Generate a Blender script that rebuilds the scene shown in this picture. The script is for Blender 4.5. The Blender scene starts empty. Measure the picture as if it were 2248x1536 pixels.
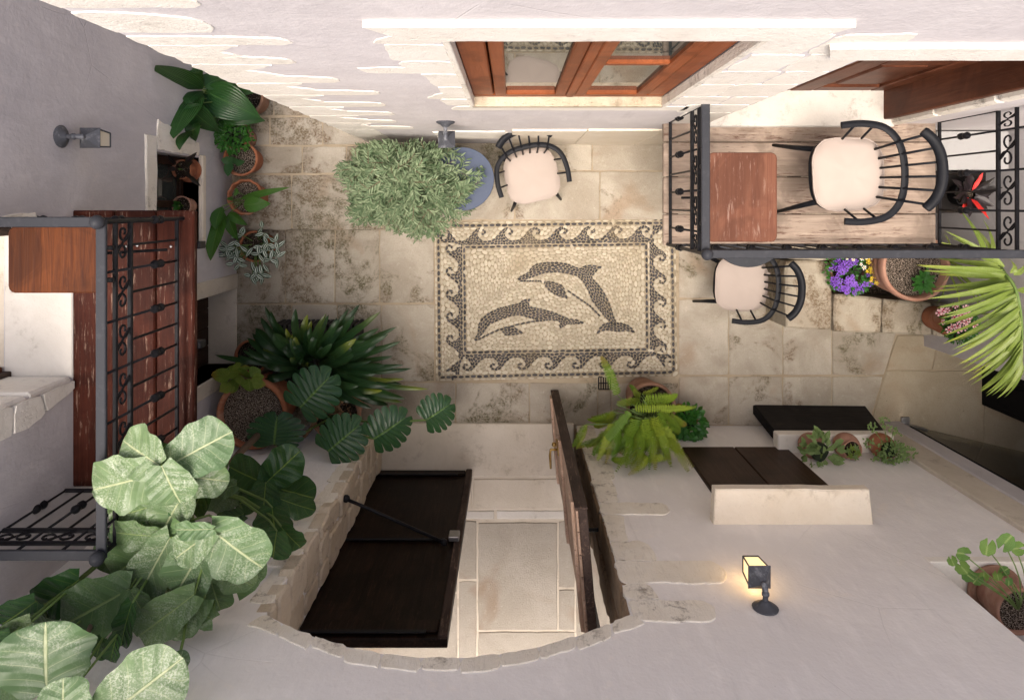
import bpy, bmesh, math, random
import numpy as np
from mathutils import Vector, Matrix, noise as mnoise
from mathutils.geometry import tessellate_polygon
R = math.radians
random.seed(7)
scene = bpy.context.scene
col = scene.collection

# ------------------------------------------------------------------ camera
H = 5.8                      # camera height above the courtyard floor
FPX = 2248 * 24.0 / 36.0     # 24 mm shift lens, in photo pixels
U0, V0 = 1124.0, 449.0       # the point straight below the camera
cam = bpy.data.cameras.new('camera')
cam.lens = 24.0; cam.sensor_width = 36.0; cam.sensor_fit = 'HORIZONTAL'
cam.shift_y = -(768 - V0) / 2248.0
cam.clip_start = 0.05; cam.clip_end = 500
camo = bpy.data.objects.new('camera', cam); col.objects.link(camo)
camo.location = (0, 0, H); camo.rotation_euler = (0, 0, 0)
scene.camera = camo

# ------------------------------------------------------------------ light
SUN_EL, SUN_AZ = 74.0, 200.0
world = bpy.data.worlds.new('World'); scene.world = world
world.use_nodes = True
wn = world.node_tree; wn.nodes.clear()
sky = wn.nodes.new('ShaderNodeTexSky'); sky.sky_type = 'NISHITA'; sky.sun_disc = False
sky.sun_elevation = R(SUN_EL); sky.sun_rotation = R(SUN_AZ)
sky.air_density = 0.6; sky.dust_density = 9.0; sky.ozone_density = 0.2
bg = wn.nodes.new('ShaderNodeBackground'); bg.inputs['Strength'].default_value = 0.13
wo = wn.nodes.new('ShaderNodeOutputWorld')
wn.links.new(sky.outputs[0], bg.inputs[0]); wn.links.new(bg.outputs[0], wo.inputs[0])
sun = bpy.data.lights.new('sun', 'SUN'); sun.energy = 1.45; sun.angle = R(45); sun.color = (1.0, 0.92, 0.82)
suno = bpy.data.objects.new('sun', sun); col.objects.link(suno)
a = R(SUN_AZ)
sd = Vector((math.sin(a) * math.cos(R(SUN_EL)), math.cos(a) * math.cos(R(SUN_EL)), math.sin(R(SUN_EL))))
suno.rotation_euler = sd.to_track_quat('Z', 'Y').to_euler(); suno.location = sd * 20
vs = scene.view_settings
vs.view_transform = 'Standard'; vs.look = 'None'; vs.gamma = 1.0; vs.use_curve_mapping = False
vs.exposure = 1.17

# ------------------------------------------------------------------ pixel -> place
def P(u, v, z):
    d = H - z
    return Vector(((u - U0) * d / FPX, (V0 - v) * d / FPX, z))
def PY(u, v, y):            # on a wall with y = const
    d = FPX * y / (V0 - v)
    return Vector(((u - U0) * d / FPX, y, H - d))
def PXW(u, v, x):           # on a wall with x = const
    d = FPX * x / (u - U0)
    return Vector((x, (V0 - v) * d / FPX, H - d))

# ------------------------------------------------------------------ materials
class G:
    def __init__(s, name):
        s.m = bpy.data.materials.new(name); s.m.use_nodes = True
        s.nt = s.m.node_tree; s.nt.nodes.clear()
        s.out = s.n('ShaderNodeOutputMaterial'); s.b = s.n('ShaderNodeBsdfPrincipled')
        s.l(s.b.outputs[0], s.out.inputs[0]); s._pos = None
    def n(s, t, **k):
        x = s.nt.nodes.new(t)
        for a_, b_ in k.items(): setattr(x, a_, b_)
        return x
    def l(s, a_, b_): s.nt.links.new(a_, b_)
    def put(s, sock, v):
        if hasattr(v, 'links') or hasattr(v, 'is_linked'): s.l(v, sock)
        else: sock.default_value = v
    def math(s, op, a_, b_=0.0, c=0.0):
        x = s.n('ShaderNodeMath', operation=op)
        s.put(x.inputs[0], a_); s.put(x.inputs[1], b_); s.put(x.inputs[2], c)
        return x.outputs[0]
    def mix(s, f, a_, b_, mode='MIX'):
        x = s.n('ShaderNodeMix', data_type='RGBA', blend_type=mode)
        s.put(x.inputs[0], f)
        for i, v in ((6, a_), (7, b_)):
            if isinstance(v, tuple): v = (*v, 1.0) if len(v) == 3 else v
            s.put(x.inputs[i], v)
        return x.outputs[2]
    def pos(s, rnd=0.0):
        g = s.n('ShaderNodeNewGeometry').outputs['Position']
        if rnd:
            o = s.n('ShaderNodeObjectInfo').outputs['Random']
            c = s.n('ShaderNodeCombineXYZ')
            r = s.math('MULTIPLY', o, rnd); s.l(r, c.inputs[0]); s.l(r, c.inputs[1])
            v = s.n('ShaderNodeVectorMath', operation='ADD'); s.l(g, v.inputs[0]); s.l(c.outputs[0], v.inputs[1])
            return v.outputs[0]
        return g
    def rand(s): return s.n('ShaderNodeObjectInfo').outputs['Random']
    def scaled(s, vec, sc):
        v = s.n('ShaderNodeVectorMath', operation='MULTIPLY'); s.l(vec, v.inputs[0]); v.inputs[1].default_value = sc
        return v.outputs[0]
    def noise(s, vec, scale, detail=4.0, rough=0.55, dist=0.0):
        x = s.n('ShaderNodeTexNoise'); s.l(vec, x.inputs['Vector'])
        x.inputs['Scale'].default_value = scale; x.inputs['Detail'].default_value = detail
        x.inputs['Roughness'].default_value = rough; x.inputs['Distortion'].default_value = dist
        return x.outputs['Fac']
    def voro(s, vec, scale, feat='F1', out='Distance'):
        x = s.n('ShaderNodeTexVoronoi', feature=feat); s.l(vec, x.inputs['Vector']); x.inputs['Scale'].default_value = scale
        return x.outputs[out]
    def ramp(s, f, lo, hi):
        x = s.n('ShaderNodeMapRange', clamp=True, interpolation_type='SMOOTHSTEP'); s.put(x.inputs[0], f)
        x.inputs[1].default_value = lo; x.inputs[2].default_value = hi
        return x.outputs[0]
    def bump(s, h, strength, dist=0.01):
        x = s.n('ShaderNodeBump'); s.put(x.inputs['Height'], h)
        x.inputs['Strength'].default_value = strength; x.inputs['Distance'].default_value = dist
        s.l(x.outputs[0], s.b.inputs['Normal'])
    def fin(s, color, rough=0.7, metal=0.0, spec=0.5):
        if isinstance(color, tuple): color = (*color, 1.0) if len(color) == 3 else color
        s.put(s.b.inputs['Base Color'], color); s.put(s.b.inputs['Roughness'], rough)
        s.b.inputs['Metallic'].default_value = metal; s.b.inputs['Specular IOR Level'].default_value = spec
        return s.m

MT = {}
def plaster(name, c1, c2):
    g = G(name); p = g.pos()
    f = g.noise(p, 1.1, 5, 0.65, 0.8); f2 = g.noise(g.scaled(p, (1, 1, 0.35)), 9, 5, 0.7)
    c = g.mix(g.ramp(f, 0.36, 0.66), c1, c2)
    c = g.mix(g.math('MULTIPLY', g.ramp(f2, 0.48, 0.72), 0.30), c, tuple(min(1, x * 1.2) for x in c2))
    drips = g.math('MULTIPLY', g.ramp(g.noise(g.scaled(p, (9, 9, 0.45)), 1.0, 6, 0.75), 0.54, 0.72), g.ramp(g.noise(p, 1.7, 3), 0.42, 0.6))
    c = g.mix(g.math('MULTIPLY', drips, 0.30), c, tuple(x * 0.55 for x in c1))
    patch = g.ramp(g.noise(p, 3.1, 6, 0.7, 1.2), 0.60, 0.66)
    c = g.mix(g.math('MULTIPLY', patch, 0.22), c, tuple(min(1, a_ * b_) for a_, b_ in zip(c2, (1.10, 1.05, 0.98))))
    crack = g.math('SUBTRACT', 1.0, g.ramp(g.voro(g.mix(0.12, p, g.n('ShaderNodeTexNoise').outputs['Color']), 1.5, 'DISTANCE_TO_EDGE'), 0.0, 0.006))
    crack = g.math('MULTIPLY', crack, g.ramp(g.noise(p, 0.9, 2), 0.52, 0.6))
    c = g.mix(g.math('MULTIPLY', crack, 0.16), c, tuple(x * 0.45 for x in c1))
    spots = g.ramp(g.noise(p, 55, 3, 0.6), 0.70, 0.76)
    c = g.mix(g.math('MULTIPLY', spots, 0.25), c, tuple(x * 0.5 for x in c1))
    h = g.math('ADD', g.math('MULTIPLY', g.noise(p, 4, 5, 0.65), 2.2), g.math('ADD', f2, g.math('MULTIPLY', g.noise(p, 60, 3), 0.45)))
    g.bump(g.math('SUBTRACT', h, g.math('MULTIPLY', crack, 0.4)), 0.30, 0.012)
    return g.fin(c, 0.9, 0, 0.2)
MT['plaster'] = plaster('plaster', (0.48, 0.458, 0.47), (0.56, 0.535, 0.54))
MT['plaster_light'] = plaster('plaster_light', (0.58, 0.55, 0.555), (0.64, 0.612, 0.612))
MT['plaster_pale'] = plaster('plaster_pale', (0.77, 0.745, 0.725), (0.82, 0.795, 0.77))

def stone(name, c1, c2, dirt, dirt_amt=0.5, striate=0.0, bump=0.6):
    g = G(name); p = g.pos(7.0)
    f = g.noise(p, 3.5, 6, 0.65, 0.5); r = g.rand()
    c = g.mix(g.ramp(f, 0.3, 0.72), c1, c2)
    c = g.mix(g.math('MULTIPLY', g.math('SUBTRACT', r, 0.5), 0.28), c, tuple(x * 0.7 for x in c1), 'MIX')
    d = g.ramp(g.noise(p, 11, 8, 0.8, 0.3), 0.50, 0.64)
    d = g.math('MULTIPLY', d, g.ramp(g.noise(p, 3.0, 4), 0.46, 0.60))
    c = g.mix(g.math('MULTIPLY', d, dirt_amt), c, dirt)
    pits = g.ramp(g.voro(p, 55), 0.0, 0.35)
    h = g.math('ADD', g.math('MULTIPLY', f, 1.5), g.math('ADD', g.math('MULTIPLY', g.noise(p, 38, 6, 0.7), 0.9), g.math('MULTIPLY', pits, 0.35)))
    if striate:
        w = g.noise(g.scaled(p, (55, 55, 9)), 1.0, 5, 0.75, 0.8)
        h = g.math('ADD', h, g.math('MULTIPLY', w, striate))
        c = g.mix(g.math('MULTIPLY', g.ramp(w, 0.54, 0.68), 0.04 + 0.10 * striate), c, dirt)
    g.bump(h, bump, 0.012)
    return g.fin(c, 0.88, 0, 0.25)
MT['quoin'] = stone('cream_stone', (0.78, 0.725, 0.62), (0.86, 0.82, 0.735), (0.20, 0.17, 0.13), 0.75, 1.5, 0.55)
MT['quoin_white'] = stone('white_stone', (0.75, 0.71, 0.63), (0.83, 0.80, 0.735), (0.42, 0.38, 0.33), 0.4, 0.3, 0.4)
MT['rubble'] = stone('rubble_stone', (0.56, 0.47, 0.35), (0.68, 0.60, 0.48), (0.20, 0.15, 0.10), 0.7, 0.6, 1.0)
MT['sill'] = stone('sill_stone', (0.68, 0.60, 0.48), (0.74, 0.67, 0.56), (0.34, 0.28, 0.20), 0.4, 0, 0.35)
MT['step'] = stone('threshold_stone', (0.56, 0.50, 0.41), (0.64, 0.58, 0.49), (0.26, 0.21, 0.15), 0.4, 0, 0.3)
MT['marble'] = stone('marble', (0.58, 0.55, 0.50), (0.66, 0.63, 0.58), (0.30, 0.27, 0.23), 0.6, 0, 0.25)
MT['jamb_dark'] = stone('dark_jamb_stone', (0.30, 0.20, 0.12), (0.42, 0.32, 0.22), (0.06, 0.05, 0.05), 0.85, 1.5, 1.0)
MT['bench_old'] = stone('old_bench_stone', (0.42, 0.35, 0.25), (0.58, 0.51, 0.40), (0.07, 0.06, 0.03), 1.0, 0, 0.9)
MT['mortar'] = stone('mortar', (0.36, 0.29, 0.20), (0.44, 0.37, 0.27), (0.15, 0.12, 0.07), 0.6, 0, 0.8)

def paving(name, c1, c2, moss_lo, moss_hi, spots=0.4):
    g = G(name); p = g.pos(); q = g.pos(4.0)
    f = g.noise(q, 2.4, 6, 0.62, 0.6); r = g.rand()
    c = g.mix(g.ramp(f, 0.32, 0.7), c1, c2)
    c = g.mix(g.math('MULTIPLY', r, 0.30), c, tuple(x * 0.72 for x in c1))
    warm = g.ramp(g.noise(p, 1.7, 3, 0.5, 0.8), 0.55, 0.75)
    c = g.mix(g.math('MULTIPLY', warm, 0.5), c, (0.30, 0.19, 0.105))
    sx = g.n('ShaderNodeSeparateXYZ'); g.l(p, sx.inputs[0])
    side = g.n('ShaderNodeMapRange', clamp=True); g.l(sx.outputs[0], side.inputs[0])
    side.inputs[1].default_value = -2.4; side.inputs[2].default_value = 0.9
    side.inputs[3].default_value = moss_hi; side.inputs[4].default_value = moss_lo
    big = g.ramp(g.math('ADD', g.noise(q, 1.9, 5, 0.62, 0.9), side.outputs[0]), 0.565, 0.645)
    fine = g.ramp(g.noise(p, 60, 5, 0.8), 0.40, 0.56)
    mid = g.ramp(g.noise(p, 13, 6, 0.75), 0.36, 0.60)
    moss = g.math('MULTIPLY', big, g.math('MULTIPLY', mid, g.math('ADD', g.math('MULTIPLY', fine, 0.75), 0.25)))
    mc = g.mix(g.ramp(g.noise(p, 1.1, 2), 0.4, 0.6), (0.085, 0.075, 0.030), (0.15, 0.10, 0.055))
    c = g.mix(g.math('MULTIPLY', moss, 0.95), c, mc)
    sp = g.math('MULTIPLY', g.ramp(g.noise(p, 26, 6, 0.8), 0.61, 0.70), spots)
    c = g.mix(sp, c, (0.15, 0.12, 0.08))
    gr = g.noise(p, 75, 6, 0.85)
    c = g.mix(g.math('MULTIPLY', g.ramp(gr, 0.50, 0.72), 0.42), c, tuple(x * 0.45 for x in c1))
    c = g.mix(g.math('MULTIPLY', g.ramp(g.noise(q, 19, 5, 0.75), 0.55, 0.75), 0.35), c, tuple(min(1, x * 1.35) for x in c2))
    h = g.math('ADD', g.math('MULTIPLY', f, 2.0), g.math('ADD', g.math('MULTIPLY', gr, 1.3), g.math('MULTIPLY', g.ramp(g.voro(p, 80), 0.0, 0.3), 0.3)))
    g.bump(h, 0.7, 0.010)
    return g.fin(c, g.math('ADD', 0.72, g.math('MULTIPLY', f, 0.2)), 0, 0.3)
MT['paving'] = paving('paving_limestone', (0.35, 0.305, 0.24), (0.50, 0.455, 0.38), -0.01, 0.155)
MT['paving_plain'] = paving('paving_travertine', (0.36, 0.30, 0.21), (0.44, 0.38, 0.28), -0.3, -0.3, 0.9)
MT['bench'] = paving('mossy_bench_stone', (0.36, 0.31, 0.235), (0.50, 0.45, 0.36), 0.11, 0.11, 0.5)
MT['indoor_slab'] = paving('porch_slab', (0.40, 0.36, 0.30), (0.47, 0.43, 0.37), -0.4, -0.4, 0.3)

def pebble(name, c1, c2):
    g = G(name); p = g.pos()
    v = g.n('ShaderNodeAttribute', attribute_name='tone').outputs['Fac']
    rr = g.math('FRACT', g.math('ADD', v, g.rand()))
    c = g.mix(rr, c1, c2)
    st = g.ramp(g.noise(p, 1.6, 4, 0.6, 0.6), 0.5, 0.72)
    c = g.mix(g.math('MULTIPLY', st, 0.35), c, (0.30, 0.22, 0.11))
    c = g.mix(g.math('MULTIPLY', g.ramp(g.noise(p, 120, 4), 0.5, 0.8), 0.25), c, tuple(x * 0.6 for x in c1))
    g.bump(g.noise(p, 90, 4), 0.2, 0.004)
    return g.fin(c, 0.55, 0, 0.4)
MT['pebble_light'] = pebble('cream_pebble', (0.38, 0.335, 0.25), (0.55, 0.50, 0.395))
MT['pebble_dark'] = pebble('charcoal_pebble', (0.016, 0.016, 0.02), (0.065, 0.063, 0.07))
MT['grout'] = stone('mosaic_bed', (0.27, 0.225, 0.155), (0.34, 0.29, 0.21), (0.10, 0.08, 0.04), 0.5, 0, 0.7)

def wood(name, c1, c2, along, worn=None, worn_amt=0.0, rough=0.5, paintlo=0.55, painthi=0.63):
    g = G(name); p = g.pos(5.0)
    sc = [34, 34, 34]; sc['xyz'.index(along)] = 1.6
    f = g.noise(g.scaled(p, tuple(sc)), 1.0, 6, 0.65, 1.5)
    c = g.mix(g.ramp(f, 0.3, 0.72), c1, c2)
    c = g.mix(g.math('MULTIPLY', g.rand(), 0.3), c, tuple(x * 0.65 for x in c1))
    big = g.noise(p, 3.2, 4, 0.6, 1.0)
    c = g.mix(g.math('MULTIPLY', g.ramp(big, 0.42, 0.62), 0.6), c, tuple(x * 0.5 for x in c1))
    if worn:
        sc2 = [70, 70, 70]; sc2['xyz'.index(along)] = 7
        w = g.math('MULTIPLY', g.ramp(g.noise(g.scaled(p, tuple(sc2)), 1.0, 6, 0.75), paintlo, painthi), g.ramp(g.noise(p, 4.5, 4, 0.6), 0.40, 0.58))
        c = g.mix(g.math('MULTIPLY', w, worn_amt), c, worn)
    g.bump(f, 0.35, 0.006)
    return g.fin(c, rough, 0, 0.09)
MT['deck_red'] = wood('mahogany_plank', (0.036, 0.009, 0.0055), (0.070, 0.018, 0.010), 'y', (0.28, 0.19, 0.145), 0.8, 0.5, 0.55, 0.66)
MT['deck_grey'] = wood('weathered_plank', (0.29, 0.225, 0.18), (0.41, 0.33, 0.265), 'x', (0.10, 0.05, 0.036), 0.85, 0.85, 0.53, 0.62)
MT['table_wood'] = wood('stained_table_wood', (0.050, 0.014, 0.005), (0.115, 0.034, 0.009), 'y', (0.016, 0.006, 0.004), 0.7, 0.45, 0.5, 0.7)
MT['table_wood_red'] = wood('faded_table_wood', (0.115, 0.045, 0.028), (0.175, 0.078, 0.048), 'y', (0.23, 0.15, 0.12), 0.7, 0.6)
MT['frame_wood'] = wood('window_wood', (0.23, 0.066, 0.024), (0.31, 0.095, 0.036), 'z', None, 0, 0.4)
MT['door_brown'] = wood('brown_door_wood', (0.105, 0.036, 0.019), (0.155, 0.056, 0.028), 'z', None, 0, 0.4)
MT['door_black'] = wood('black_door_wood', (0.009, 0.0055, 0.004), (0.024, 0.013, 0.009), 'z', (0.055, 0.026, 0.018), 0.55, 0.4)
MT['shutter'] = wood('dark_shutter_wood', (0.035, 0.018, 0.012), (0.055, 0.03, 0.02), 'z', None, 0, 0.4)
MT['worn_door'] = wood('worn_door_wood', (0.50, 0.34, 0.25), (0.62, 0.46, 0.35), 'z', (0.14, 0.07, 0.045), 0.85, 0.6, 0.54, 0.6)
MT['door_edge'] = wood('door_edge_wood', (0.045, 0.031, 0.026), (0.075, 0.052, 0.042), 'z', (0.3, 0.2, 0.15), 0.4, 0.6)
MT['panel_black'] = wood('black_panel_wood', (0.016, 0.014, 0.014), (0.028, 0.025, 0.024), 'x', (0.12, 0.085, 0.06), 0.2, 0.6)

def metal(name, c, rough=0.4, metallic=0.3, wear=(0.1, 0.1, 0.11), amt=0.3):
    g = G(name); p = g.pos()
    f = g.ramp(g.noise(p, 22, 5, 0.7), 0.5, 0.7)
    g.bump(g.noise(p, 60, 3), 0.12, 0.003)
    return g.fin(g.mix(g.math('MULTIPLY', f, amt), c, wear), g.math('ADD', rough, g.math('MULTIPLY', f, 0.15)), metallic, 0.10)
MT['iron'] = metal('black_iron', (0.012, 0.012, 0.014), 0.36, 0.0, (0.035, 0.035, 0.04), 0.5)
MT['rail'] = metal('slate_rail_paint', (0.028, 0.03, 0.036), 0.42, 0.0, (0.05, 0.052, 0.06), 0.5)
MT['chair'] = metal('black_chair_paint', (0.010, 0.011, 0.014), 0.45, 0.0, (0.02, 0.02, 0.024), 0.4)
MT['table_blue'] = metal('slate_blue_table', (0.055, 0.072, 0.115), 0.38, 0.0, (0.075, 0.09, 0.13), 0.6)
MT['table_dark'] = metal('dark_grey_table', (0.035, 0.038, 0.046), 0.4, 0.0, (0.05, 0.052, 0.06), 0.6)
MT['lamp'] = metal('pewter_lamp', (0.085, 0.09, 0.105), 0.5, 0.35, (0.24, 0.25, 0.27), 0.8)
MT['brass'] = metal('worn_brass', (0.42, 0.28, 0.10), 0.35, 0.9, (0.15, 0.09, 0.04), 0.5)
MT['steel'] = metal('brushed_steel', (0.42, 0.42, 0.43), 0.3, 0.9, (0.25, 0.25, 0.26), 0.3)
MT['black'] = metal('matt_black', (0.006, 0.006, 0.007), 0.7, 0, (0.01, 0.01, 0.01), 0.3)
MT['charcoal'] = metal('charcoal_paint', (0.05, 0.048, 0.047), 0.7, 0, (0.07, 0.068, 0.066), 0.3)
MT['white'] = metal('white_enamel', (0.36, 0.36, 0.36), 0.6, 0, (0.30, 0.295, 0.29), 0.3)

def fabric(name, c):
    g = G(name); p = g.n('ShaderNodeTexCoord').outputs['Object']
    w = g.noise(p, 420, 2); f = g.noise(p, 5, 2)
    g.bump(g.math('ADD', g.math('MULTIPLY', w, 0.5), f), 0.2, 0.004)
    return g.fin(g.mix(g.ramp(f, 0.3, 0.7), c, tuple(x * 0.95 for x in c)), 0.95, 0, 0.1)
MT['cushion'] = fabric('beige_canvas', (0.37, 0.315, 0.28))

def terra(name, c1, c2):
    g = G(name); p = g.pos(3.0)
    f = g.noise(p, 7, 6, 0.7); e = g.ramp(g.noise(p, 4, 5, 0.7, 0.6), 0.52, 0.74)
    c = g.mix(g.ramp(f, 0.3, 0.7), c1, c2)
    c = g.mix(g.math('MULTIPLY', e, 0.4), c, (0.52, 0.42, 0.34))
    c = g.mix(g.math('MULTIPLY', g.ramp(g.noise(p, 17, 5, 0.7), 0.58, 0.7), 0.3), c, (0.12, 0.07, 0.04))
    g.bump(g.math('ADD', f, g.noise(p, 60, 3)), 0.25, 0.004)
    return g.fin(c, 0.85, 0, 0.2)
MT['terracotta'] = terra('terracotta', (0.28, 0.10, 0.05), (0.36, 0.15, 0.08))
MT['terracotta_pink'] = terra('pink_terracotta', (0.32, 0.165, 0.115), (0.38, 0.22, 0.16))
MT['terracotta_old'] = terra('old_terracotta', (0.22, 0.12, 0.08), (0.32, 0.18, 0.12))

def soil(name, speck):
    g = G(name); p = g.pos()
    f = g.noise(p, 60, 6, 0.75)
    c = g.mix(g.ramp(f, 0.35, 0.7), (0.010, 0.008, 0.006), (0.06, 0.042, 0.03))
    s_ = g.ramp(g.noise(p, 170, 2, 0.6), 0.62 - speck * 0.1, 0.68 - speck * 0.08)
    c = g.mix(s_, c, (0.40, 0.33, 0.27))
    g.bump(f, 1.0, 0.02)
    return g.fin(c, 0.95, 0, 0.1)
MT['soil'] = soil('potting_soil', 0.2)
MT['soil_speck'] = soil('perlite_soil', 1.2)

def glass_pane(name, tint):
    g = G(name)
    g.fin(tint, 0.02, 0, 0.9)
    return g.m
MT['pane'] = glass_pane('window_glass', (0.045, 0.05, 0.045))
def clear_glass(name, tint=(0.86, 0.90, 0.87)):
    g = G(name)
    t = g.n('ShaderNodeBsdfTransparent'); t.inputs[0].default_value = (*tint, 1)
    gl = g.n('ShaderNodeBsdfGlossy'); gl.inputs['Roughness'].default_value = 0.02
    fr = g.n('ShaderNodeFresnel'); fr.inputs[0].default_value = 1.45
    mx = g.n('ShaderNodeMixShader'); g.l(fr.outputs[0], mx.inputs[0]); g.l(t.outputs[0], mx.inputs[1]); g.l(gl.outputs[0], mx.inputs[2])
    g.l(mx.outputs[0], g.out.inputs[0]); g.nt.nodes.remove(g.b)
    return g.m
MT['clear_glass'] = clear_glass('clear_glass', (0.66, 0.66, 0.60))
def lamp_glass(name, e):
    g = G(name); g.fin((0.75, 0.68, 0.52), 0.35)
    if e:
        g.b.inputs['Emission Color'].default_value = (1.0, 0.66, 0.28, 1); g.b.inputs['Emission Strength'].default_value = e
    else:
        g.b.inputs['Alpha'].default_value = 0.8
    return g.m
MT['lamp_glass_lit'] = lamp_glass('lit_lamp_glass', 0.6)
MT['lamp_glass'] = lamp_glass('milky_lamp_glass', 0)
g = G('glowing_bulb'); g.fin((1, 0.9, 0.7), 0.4); g.b.inputs['Emission Color'].default_value = (1, 0.75, 0.4, 1); g.b.inputs['Emission Strength'].default_value = 6; MT['bulb'] = g.m

def leafmat(name, c1, c2, vein=None, N=6, K=0.9, vw=0.10, rough=0.4, dust=0.0, stripe=None, tip=None, bump=0.5, trans=0.25, tip_lo=0.35):
    g = G(name)
    uv = g.n('ShaderNodeUVMap').outputs[0]; sx = g.n('ShaderNodeSeparateXYZ'); g.l(uv, sx.inputs[0])
    au = g.math('ABSOLUTE', g.math('SUBTRACT', g.math('MULTIPLY', sx.outputs[0], 2.0), 1.0)); v = sx.outputs[1]
    p = g.pos(); r = g.rand(); tone = g.n('ShaderNodeAttribute', attribute_name='tone').outputs['Fac']
    rr = g.math('FRACT', g.math('ADD', r, tone))
    c = g.mix(rr, c1, c2)
    c = g.mix(g.math('MULTIPLY', g.ramp(g.noise(p, 14, 4), 0.35, 0.7), 0.3), c, tuple(x * 0.6 for x in c1))
    h = g.noise(p, 40, 3)
    if stripe:
        s1 = g.math('MULTIPLY', g.ramp(au, 0.16, 0.26), g.math('SUBTRACT', 1.0, g.ramp(au, 0.58, 0.70)))
        c = g.mix(s1, c, stripe)
    if dust:
        ds = g.math('MULTIPLY', g.ramp(g.noise(p, 130, 3, 0.7), 0.44, 0.62), g.ramp(g.noise(p, 9, 4, 0.6), 0.36, 0.66))
        c = g.mix(g.math('MULTIPLY', ds, g.math('MULTIPLY', dust, g.math('ADD', 0.5, g.math('MULTIPLY', r, 0.5)))), c, (0.46, 0.50, 0.40))
    if vein:
        t = g.math('FRACT', g.math('SUBTRACT', g.math('MULTIPLY', v, N), g.math('MULTIPLY', g.math('POWER', au, 0.8), K)))
        lat = g.math('SUBTRACT', 1.0, g.ramp(g.math('ABSOLUTE', g.math('SUBTRACT', t, 0.5)), 0.0, vw))
        lat = g.math('MULTIPLY', lat, g.math('SUBTRACT', 1.0, g.ramp(au, 0.75, 0.98)))
        mid = g.math('SUBTRACT', 1.0, g.ramp(au, 0.018, 0.055))
        vn = g.math('MAXIMUM', g.math('MULTIPLY', lat, 0.45), mid)
        c = g.mix(g.math('MULTIPLY', vn, 0.75), c, vein)
        dome = g.math('SINE', g.math('MULTIPLY', t, 3.14159))
        h = g.math('ADD', g.math('MULTIPLY', h, 0.25), g.math('SUBTRACT', g.math('MULTIPLY', dome, -0.8), g.math('MULTIPLY', mid, 0.8)))
    if tip:
        tf = g.math('MULTIPLY', g.ramp(v, 0.55, 1.0), g.ramp(g.math('FRACT', g.math('MULTIPLY', r, 7.3)), tip_lo, 1.0))
        c = g.mix(g.math('MULTIPLY', tf, 0.8), c, tip)
    g.bump(h, bump, 0.006)
    g.fin(c, rough, 0, 0.32)
    if trans:
        tr = g.n('ShaderNodeBsdfTranslucent'); g.put(tr.inputs[0], g.mix(0.5, c, (0.35, 0.55, 0.06)))
        mx = g.n('ShaderNodeMixShader'); mx.inputs[0].default_value = trans
        g.l(g.b.outputs[0], mx.inputs[1]); g.l(tr.outputs[0], mx.inputs[2]); g.l(mx.outputs[0], g.out.inputs[0])
    return g.m
MT['fig_pale'] = leafmat('dusty_fig_leaf', (0.075, 0.135, 0.06), (0.125, 0.19, 0.09), (0.40, 0.44, 0.26), 5, 1.3, 0.05, 0.4, 0.70, bump=0.55, trans=0.12)
MT['fig_mid'] = leafmat('fig_leaf', (0.075, 0.14, 0.055), (0.12, 0.19, 0.08), (0.26, 0.34, 0.13), 5, 1.3, 0.05, 0.33, 0.45, bump=0.55, trans=0.12)
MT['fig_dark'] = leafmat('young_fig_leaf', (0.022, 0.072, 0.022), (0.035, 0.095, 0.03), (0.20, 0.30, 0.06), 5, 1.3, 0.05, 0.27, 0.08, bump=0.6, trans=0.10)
MT['monstera'] = leafmat('monstera_leaf', (0.016, 0.062, 0.026), (0.026, 0.082, 0.034), (0.13, 0.24, 0.05), 9, 1.6, 0.09, 0.28, 0.05, trans=0.15)
MT['clivia'] = leafmat('strap_leaf', (0.010, 0.034, 0.014), (0.028, 0.075, 0.022), (0.03, 0.07, 0.03), 1, 0, 0.01, 0.30, 0, None, (0.28, 0.32, 0.03), trans=0.12, tip_lo=0.72)
MT['aspid'] = leafmat('broad_leaf', (0.012, 0.052, 0.014), (0.024, 0.082, 0.018), (0.05, 0.13, 0.03), 1, 7, 0.08, 0.28, 0, trans=0.12)
MT['peace'] = leafmat('glossy_leaf', (0.03, 0.11, 0.016), (0.06, 0.17, 0.025), (0.12, 0.24, 0.05), 12, 2.5, 0.12, 0.3)
MT['lime'] = leafmat('yellow_green_leaf', (0.11, 0.19, 0.025), (0.20, 0.28, 0.045), (0.26, 0.30, 0.07), 7, 1.8, 0.12, 0.4, 0, None, (0.35, 0.20, 0.03))
MT['zebra'] = leafmat('silver_striped_leaf', (0.016, 0.05, 0.032), (0.03, 0.075, 0.045), None, stripe=(0.50, 0.56, 0.48), rough=0.35, trans=0.1)
MT['snake'] = leafmat('yellow_edged_leaf', (0.02, 0.07, 0.025), (0.035, 0.09, 0.03), None, rough=0.35, trans=0.1)
MT['purple'] = leafmat('dark_purple_leaf', (0.008, 0.005, 0.007), (0.018, 0.010, 0.014), (0.025, 0.015, 0.02), 1, 0, 0.01, 0.4, trans=0.1)
MT['sage'] = leafmat('grey_green_leaf', (0.065, 0.115, 0.055), (0.24, 0.30, 0.18), (0.28, 0.35, 0.22), 1, 0, 0.01, 0.6, trans=0.1)
MT['fern'] = leafmat('fern_frond_green', (0.10, 0.20, 0.018), (0.33, 0.40, 0.04), None, rough=0.5, tip=(0.27, 0.16, 0.04), trans=0.15)
MT['bush'] = leafmat('bright_green_leaf', (0.02, 0.10, 0.018), (0.05, 0.19, 0.03), (0.08, 0.22, 0.05), 1, 0, 0.01, 0.35)
MT['herb'] = leafmat('pale_herb_leaf', (0.13, 0.21, 0.065), (0.22, 0.31, 0.12), (0.3, 0.38, 0.18), 6, 1.5, 0.12, 0.55)
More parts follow.
